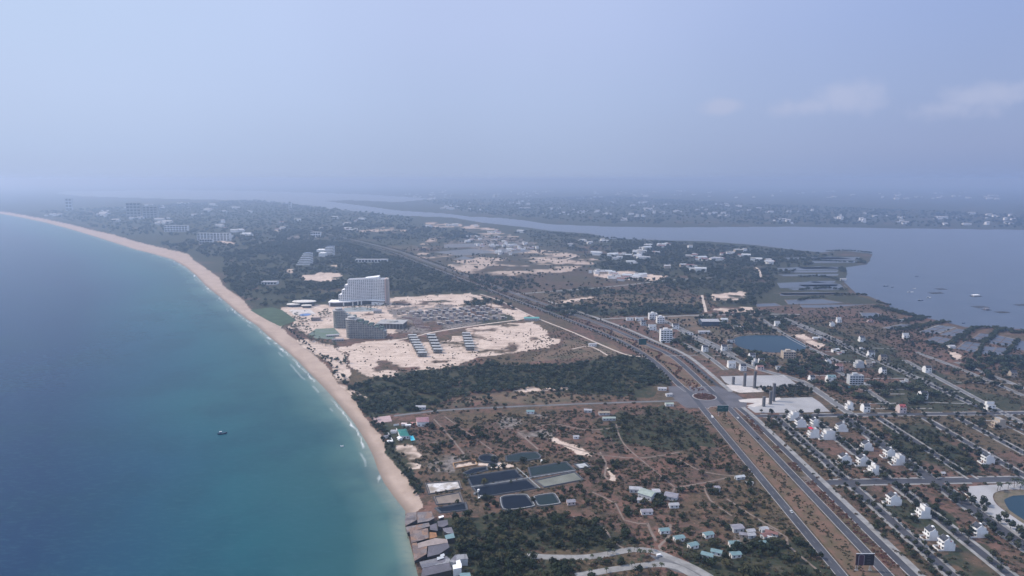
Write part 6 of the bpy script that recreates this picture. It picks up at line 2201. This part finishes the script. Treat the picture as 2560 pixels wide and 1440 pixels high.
scatter('grove', 'dense dark trees of the near grove behind the nearest ones', 'trees', np.concatenate([gv[300:], tr5]), 'broad', .4, 1.15, 31)
sv = near_first(inframe(np.concatenate([tr1, tr6])))
plant('scrub_tree', 'single dark green tree standing in brown scrub', 'tree', 'single trees scattered in the scrub', sv[:300], 'broad', .35, 1.05, 33, parts=80)
scatter('scrub_trees', 'looser dark trees thickening into thickets on the scrub plain', 'trees', np.concatenate([sv[300:], tr2, tr2b]), 'broad', .3, 1.0, 34)
# wood on the headland, trees along the beach
FOREST = [(878, 968), (940, 948), (1000, 940), (1240, 909), (1400, 917), (1560, 890), (1620, 905), (1690, 972), (1660, 988), (1440, 983), (1300, 975), (1200, 985), (1130, 1003), (1040, 1028), (905, 1036), (885, 1005)]
p = gen(FOREST, .036, .35, 41, 1.5, False, -.28, 26)
scatter('coastal_wood', 'dense dark green wood between the sand works and the beach houses', 'wood', p, 'wood', .45, 1.15, 42)
FIELD = [(1030, 1030), (1130, 1003), (1300, 978), (1440, 985), (1690, 985), (1720, 1012), (1500, 1012), (1250, 1024), (1060, 1040)]
p = np.concatenate([gen(FIELD, .035, .5, 47, 1.2, True, .0, 22), gen([(880, 960), (1000, 925), (1240, 895), (1400, 905), (1560, 880), (1560, 900), (1240, 920), (940, 955)], .02, .4, 48, 1, False, 0, 20)])
scatter('field_scrub', 'patchy olive scrub on the field below the wood', 'scrub', p, 'shrub', .8, 2.2, 43)
p = gen(FIELD, .010, .4, 49, 1.5, True, .12, 25)
scatter('field_trees', 'ragged dark trees on the field below the wood', 'trees', p, 'wood', .4, .9, 45)
p = np.concatenate([gen([(840, 870), (1080, 850), (1390, 810), (1540, 880), (1240, 900), (1000, 935), (900, 940)], .010, .4, 85, 1.2, False, .12, 24), gen([(700, 772), (830, 760), (980, 744), (1240, 735), (1300, 800), (1000, 840), (860, 855), (760, 840)], .006, .4, 86, 1.2, False, .08, 30), gen([(1390, 815), (1560, 890), (1400, 905), (1290, 900)], .03, .4, 87, 1, False, 0, 20)])
scatter('sand_tufts', 'low tufts and bushes dotted over the sand works', 'scrub', p, 'shrub', .5, 1.3, 88)
edge = np.array([(x_ + RV.uniform(2, 14), y_) for x_, y_ in smooth_line(GL(BEACH_IN[19:]), 4)])
edge2 = edge[~blocked(edge[:, 0], edge[:, 1], .5, False) & (edge[:, 1] > 560)]
edge2 = edge2[RV.random(len(edge2)) < .55]
scatter('beach_hedge', 'ragged strip of bushes along the inner edge of the beach', 'bushes', np.concatenate([edge2, gen([(905, 1030), (965, 1080), (1000, 1150), (1065, 1235), (1040, 1245), (995, 1180), (962, 1120), (935, 1070)], .05, .4, 43, 1, False, -.1)]), 'round', .6, 1.2, 44)
bw_ = gen([(800, 890), (850, 900), (885, 960), (905, 1020), (880, 990), (835, 930)], .02, .4, 45, 1, False)
scatter('dune_bushes', 'dark bushes on the dune behind the beach below the resort', 'bushes', bw_, 'wood', .5, .9, 46)
x, y = G(864, 908)
plant('casuarina', 'tall slender dark conifer standing alone behind the dune bushes', 'tree', None, [(x, y)], 'tall', 2.2, 2.2, 3, parts=1)
# the wooded peninsula
WOODS = [([(560, 640), (700, 600), (860, 605), (1010, 650), (1150, 702), (1230, 737), (1170, 730), (980, 742), (830, 757), (700, 763), (640, 770), (600, 742), (560, 705)], .0085, -.12),
         ([(1500, 640), (1530, 612), (1640, 604), (1900, 620), (2080, 640), (1960, 690), (1890, 765), (1780, 762), (1740, 722), (1560, 702), (1480, 665)], .0060, -.15),
         ([(1345, 772), (1480, 762), (1760, 766), (1740, 785), (1560, 792), (1400, 790)], .012, -.2),
         ([(1350, 735), (1480, 718), (1600, 720), (1740, 700), (1780, 720), (1660, 730), (1450, 742)], .004, 0),
         ([(1040, 742), (1150, 738), (1250, 752), (1300, 775), (1200, 770), (1070, 756)], .006, -.1),
         ([(1180, 690), (1330, 700), (1350, 720), (1260, 735), (1150, 715)], .006, -.1),
         ([(1850, 772), (1985, 792), (1960, 834), (1850, 834), (1740, 800)], .010, -.1),
         ([(1660, 845), (1730, 850), (1760, 880), (1700, 870)], .012, -.2),
         ([(1830, 880), (1990, 885), (2060, 880), (2100, 930), (2030, 940), (1900, 935)], .010, -.1),
         ([(2030, 960), (2130, 965), (2300, 960), (2350, 990), (2300, 1015), (2140, 1000)], .012, -.1),
         ([(2440, 890), (2600, 900), (2600, 1000), (2350, 940)], .006, -.1),
         ([(400, 610), (560, 590), (900, 560), (1300, 585), (1200, 600), (860, 600), (620, 640), (480, 645)], .0014, -.1),
         ([(100, 530), (640, 500), (1040, 545), (1000, 580), (560, 592), (300, 590)], .00045, -.2),
         ([(1300, 575), (1640, 602), (1530, 625), (1440, 630), (1330, 598)], .0022, -.2)]
for k, (q, per, thr) in enumerate(WOODS):
    p = gen(q, per, .4, 50 + k, 2.5, True, thr, 70)
    scatter('woodland', ['dark resort wood behind the hotels', 'wooded village land beside the lagoon', 'tree belt along the cross road by the boulevard', 'loose trees in fields beyond the boulevard', 'thicket beside the sand works', 'thicket along the far boulevard', 'trees above the lake', 'dark trees beside the six-storey block', 'trees below the lake', 'dark thicket east of the first plaza', 'trees at the eastern shore plots', 'far wood along the coast road', 'hazy wood of the far resort strip', 'wood along the near channel shore'][k], 'wood', p, 'wood', 1.0 if k not in (11, 12) else 1.6, 1.7 if k not in (11, 12) else 2.8, 60 + k)
p = np.concatenate([gen([(1050, 500), (1250, 500), (1500, 490), (1900, 512), (2600, 540), (2600, 572), (2000, 562), (1500, 560), (1320, 545), (1180, 535)], .00030, .4, 71, 2, True, -.2, 150)])
scatter('far_shore_wood', 'hazy blue wood on the far side of the lagoon', 'wood', p, 'wood', 1.8, 3.2, 72)
p = np.concatenate([gen([(1040, 600), (1160, 585), (1340, 600), (1520, 640), (1580, 705), (1350, 735), (1180, 700), (1050, 655)], .0016, .4, 73, 2, False, .0, 70), gen([(900, 575), (1060, 560), (1100, 600), (1040, 640), (930, 610)], .0016, .4, 74, 2, False, .0, 80), gen([(1340, 735), (1500, 720), (1780, 700), (1800, 780), (1480, 798)], .0035, .4, 75, 2, True, .05, 45)])
scatter('field_trees', 'loose bushes and trees over the sand pits and open fields', 'trees', p, 'wood', .6, 1.3, 76)
p = gen([(1880, 760), (2200, 765), (2330, 800), (2480, 860), (2300, 850), (2150, 800), (1980, 792), (1870, 785)], .012, .4, 77, 1.2, True, -.05, 30)
scatter('field_scrub', 'scrub on the bare band between fish ponds and the quarter', 'scrub', p, 'wood', .25, .7, 78)
# mangrove belts round the fish ponds
MG = [([(770, 780), (880, 815)], 14, 2), ([(760, 830), (900, 860), (1100, 915), (1240, 945)], 30, 7), ([(790, 960), (1000, 975), (1200, 950)], 26, 6), ([(980, 1060), (1180, 1035), (1300, 1000), (1465, 985)], 22, 5), ([(1470, 1220), (1560, 1160), (1680, 1090), (1720, 1050), (1860, 1040), (1970, 1050), (1930, 1120), (1840, 1190)], 14, 4),
      ([(2000, 1080), (2060, 1055), (2120, 1080)], 14, 5), ([(2140, 1095), (2300, 1075), (2420, 1080)], 16, 5), ([(1830, 1200), (1790, 1290), (1770, 1310)], 7, 2), ([(2180, 1160), (2120, 1230), (2050, 1310)], 7, 2), ([(1640, 1170), (1830, 1190)], 5, 2), ([(280, 270), (500, 270), (700, 290)], 24, 3), ([(580, 350), (640, 385), (660, 395)], 20, 3), ([(0, 355), (300, 372), (640, 390)], 20, 3),
      ([(0, 530), (200, 525), (400, 560)], 30, 3), ([(0, 660), (250, 645), (430, 660)], 26, 3), ([(400, 440), (450, 480)], 26, 3), ([(350, 715), (660, 712)], 18, 2), ([(0, 765), (130, 740), (220, 735)], 20, 2), ([(1880, 1400), (2050, 1350), (2240, 1400), (2560, 1420)], 26, 8), ([(640, 940), (840, 930)], 10, 2), ([(1250, 1190), (1330, 1200), (1450, 1235)], 10, 3)]
mp = []
for ln, wd, dens in MG:
    l2 = smooth_line(Zp(ln), 5)
    for x, y in l2:
        for _ in range(dens):
            mp.append((x + RV.normal() * wd * .20, y + RV.normal() * wd * .20))
mp = np.array(mp)
scatter('mangrove', 'dark mangrove belts between lagoon and fish ponds', 'mangrove', mp, 'wood', .45, 1.0, 81)
# palms of the resort, the curved road and the pond promenade
def pxpts(poly, n, seed):
    r = np.random.default_rng(seed)
    q = np.array(poly)
    out = []
    while len(out) < n:
        a = r.uniform(q.min(0), q.max(0))
        if inpoly(a[:1], a[1:], q)[0]:
            out.append(G(*a))
    return np.array(out)


pr = np.concatenate([pxpts([(720, 800), (740, 785), (770, 795), (830, 770), (840, 790), (800, 800), (770, 812)], 46, 1), pxpts([(715, 815), (760, 812), (800, 850), (850, 862), (840, 872), (790, 865), (745, 840)], 60, 2), pxpts([(855, 768), (940, 764), (1005, 762), (1005, 770), (930, 776), (860, 778)], 34, 3)])
k = ~np.array([any(math.hypot(a - fx, b - fy) < fr * .7 for fx, fy, fr in FOOT if fr < 30) for a, b in pr])
plant('palm_tree', 'young palm on the resort sand around the hotel and unfinished wings', 'palm', 'palms of the beach resort', near_first(pr[k]), 'palm', .85, 1.3, 91, parts=0)
cp_ = [(1322, 1393), (1352, 1440), (1384, 1437), (1432, 1428), (1465, 1414), (1480, 1400), (1500, 1410), (1520, 1388), (1532, 1384), (1560, 1372), (1586, 1376), (1572, 1388), (1600, 1392), (1612, 1388), (1628, 1376), (1625, 1395), (1580, 1424), (1602, 1418), (1634, 1424), (1652, 1424), (1516, 1432), (1474, 1438), (1548, 1404), (1608, 1404)]
plant('palm_tree', 'dark little palm along the curved road at the foot of the picture', 'palm', 'palms along the curved road', [G(*q) for q in cp_], 'palm', .65, .95, 92, parts=24)
pq = [(2493, 1228), (2520, 1222), (2542, 1214), (2550, 1224), (2500, 1226), (2535, 1219), (2556, 1216)]
plant('palm_tree', 'palm on the rim of the round pond by the pale plaza', 'palm', 'palms round the pond', [G(*q) for q in pq], 'palm', 1.0, 1.3, 93, parts=7)
# planted medians and the round island
a = RV.uniform(0, 6.28, 260)
rr = 13.2 * np.sqrt(RV.random(260))
scatter('island_planting', 'reddish ground planting on the round traffic island', 'planting', np.stack([ISL[0] + rr * np.cos(a), ISL[1] + rr * np.sin(a)], -1), 'red', .5, .8, 94, .36)
mf = []
cl = smooth_line([((a_[0] + b_[0]) / 2, (a_[1] + b_[1]) / 2) for a_, b_ in zip(LC_FAR[1:60], RC_FAR[1:60])], 3)
for k, (x, y) in enumerate(cl[:260]):
    for _ in range(3):
        w = 9.5 * math.sin(k * .22) if y > 930 else RV.uniform(-7, 7)
        mf.append((x + w + RV.normal() * 1.8, y + RV.normal() * 1.5))
scatter('median_planting', 'winding reddish shrub beds on the far median', 'planting', np.array(mf), 'red', .7, 1.1, 95, .1)
mn = []
for k in range(620):
    y = RV.uniform(380, 812)
    w = 7.5 * math.sin(y * .105)
    mn.append((252.5 + w * RV.choice([1, .5, -.4]) + RV.normal() * 1.2, y))
scatter('median_planting', 'zigzag beds of low shrubs on the near median', 'planting', np.array(mn), 'shrub', .4, .8, 96, .1)
mr = np.stack([RV.uniform(274.5, 283, 900), RV.uniform(380, 815, 900)], -1)
mr = mr[fbm(mr[:, 0], mr[:, 1], 14, 300, 2) > 0]
scatter('verge_planting', 'dry shrubs on the strip between boulevard and side lane', 'planting', mr, 'red', .4, .9, 97)
ml = np.stack([RV.uniform(219, 231, 900), RV.uniform(380, 800, 900)], -1)
ml = ml[fbm(ml[:, 0], ml[:, 1], 14, 310, 2) > .05]
scatter('verge_planting', 'dry shrubs on the outer verge of the near carriageway', 'planting', ml, 'shrub', .4, .9, 98)

# ------------------------------------------------------------------ sky, sun, haze, camera
SUN_EL, SUN_AZ = math.radians(47), math.radians(-78)      # azimuth from the view direction, negative = left
sdir = Vector((math.sin(SUN_AZ) * math.cos(SUN_EL), math.cos(SUN_AZ) * math.cos(SUN_EL), math.sin(SUN_EL)))
W = bpy.data.worlds.new('World')
sc.world = W
W.use_nodes = True
nt = W.node_tree
bg = nt.nodes['Background']
sky = N(nt, 'ShaderNodeTexSky', sky_type='NISHITA')
sky.sun_disc = False
sky.sun_elevation = SUN_EL
sky.sun_rotation = SUN_AZ
sky.dust_density = 4.0
tc = N(nt, 'ShaderNodeTexCoord')
sx = N(nt, 'ShaderNodeSeparateXYZ')
nt.links.new(tc.outputs['Generated'], sx.inputs[0])


def L10(r, g, b, k=10.0):
    q = lin(r, g, b)
    return (q[0] * k, q[1] * k, q[2] * k, 1.0)


el = sx.outputs[2]
left = ramp(nt, el, [(0.0, L10(182, 199, 233)), (0.04, L10(185, 205, 240)), (0.11, L10(191, 210, 245)), (0.2, L10(192, 212, 246)), (0.3, L10(198, 217, 250)), (1.0, L10(200, 216, 244, 17))])
mid = ramp(nt, el, [(0.0, L10(170, 187, 221)), (0.04, L10(174, 192, 227)), (0.11, L10(181, 199, 236)), (0.2, L10(188, 204, 243)), (0.3, L10(192, 208, 247)), (1.0, L10(200, 216, 244, 17))])
right = ramp(nt, el, [(0.0, L10(142, 161, 203)), (0.04, L10(153, 169, 209)), (0.11, L10(157, 175, 217)), (0.2, L10(157, 177, 224)), (0.3, L10(166, 186, 232)), (1.0, L10(200, 216, 244, 17))])
hx = sx.outputs[0]
g = mixc(nt, sstep(nt, hx, -0.62, -0.02), left, mid)
g = mixc(nt, sstep(nt, hx, -0.02, 0.62), g, right)
# faint cumulus low on the right
cm = None
for (px, py, wx, wy, amp) in ((1800, 268, 60, 24, 1.0), (2130, 245, 85, 46, 0.85), (2010, 268, 120, 28, 0.7), (2470, 235, 90, 34, 0.9), (2380, 270, 150, 34, 0.45)):
    yc = -(py - CY) / F
    d = Vector(((px - CX) / F, CP + yc * SP, -SP + yc * CP)).normalized()
    a = math_(nt, 'MULTIPLY', math_(nt, 'SUBTRACT', hx, d.x), F / wx)
    b = math_(nt, 'MULTIPLY', math_(nt, 'SUBTRACT', el, d.z), F / wy)
    r = math_(nt, 'SQRT', math_(nt, 'ADD', math_(nt, 'MULTIPLY', a, a), math_(nt, 'MULTIPLY', b, b)))
    e = math_(nt, 'MULTIPLY', math_(nt, 'SUBTRACT', 1.15, r, True), amp)
    cm = e if cm is None else math_(nt, 'MAXIMUM', cm, e)
cn = noise(nt, tc.outputs['Generated'], 34.0, 5.0, 0.55)
cf = math_(nt, 'MULTIPLY', sstep(nt, math_(nt, 'ADD', cm, math_(nt, 'MULTIPLY', math_(nt, 'SUBTRACT', cn, 0.5), 1.1)), 0.12, 0.85), 0.60)
cf = math_(nt, 'MULTIPLY', cf, sstep(nt, cm, 0.0, 0.12))
g = mixc(nt, cf, g, L10(190, 198, 228))
# a soft large-scale unevenness of the hazy air
un = noise(nt, tc.outputs['Generated'], 3.0, 3.0, 0.5)
hs = N(nt, 'ShaderNodeHueSaturation')
nt.links.new(g, hs.inputs['Color'])
nt.links.new(math_(nt, 'ADD', math_(nt, 'MULTIPLY', un, 0.10), 0.95), hs.inputs['Value'])
fin = mixc(nt, 0.90, sky.outputs[0], hs.outputs[0])
nt.links.new(fin, bg.inputs['Color'])
bg.inputs['Strength'].default_value = 0.1

sun = bpy.data.lights.new('sun', 'SUN')
sun.energy = 3.7
sun.angle = math.radians(0.8)
sun.color = (1.0, 0.90, 0.78)
so = bpy.data.objects.new('sun', sun)
so.rotation_euler = sdir.to_track_quat('Z', 'Y').to_euler()
COL.objects.link(so)

HM = bpy.data.materials.new('haze_air')
HM.use_nodes = True
nt = HM.node_tree
nt.nodes.remove(nt.nodes['Principled BSDF'])
pv = N(nt, 'ShaderNodeVolumePrincipled')
pv.inputs['Color'].default_value = (0.50, 0.675, 0.94, 1)
pv.inputs['Absorption Color'].default_value = (0.22, 0.10, 0.0, 1)
pv.inputs['Density'].default_value = 1.5e-4
pv.inputs['Anisotropy'].default_value = 0.58
nt.links.new(pv.outputs[0], nt.nodes['Material Output'].inputs['Volume'])
mb = MB()
mb.box(-62000, -800, -9, 62000, 62000, 300)
mb.build('haze', HM, kind='stuff')

cd = bpy.data.cameras.new('camera')
cd.sensor_width = 36.0
cd.lens = 36.0 * F / 2560.0
cd.clip_start = 1.0
cd.clip_end = 200000.0
cam = bpy.data.objects.new('camera', cd)
cam.location = (0, 0, H)
cam.rotation_euler = (math.pi / 2 - PITCH, 0, 0)
COL.objects.link(cam)
sc.camera = cam
sc.view_settings.view_transform = 'Standard'
sc.view_settings.look = 'None'
sc.view_settings.exposure = 0.0
sc.view_settings.gamma = 1.0
sc.cycles.use_denoising = True
sc.cycles.max_bounces = 4
sc.cycles.diffuse_bounces = 2
sc.cycles.glossy_bounces = 2
sc.cycles.transmission_bounces = 2
sc.cycles.volume_bounces = 1
sc.cycles.sample_clamp_indirect = 4.0
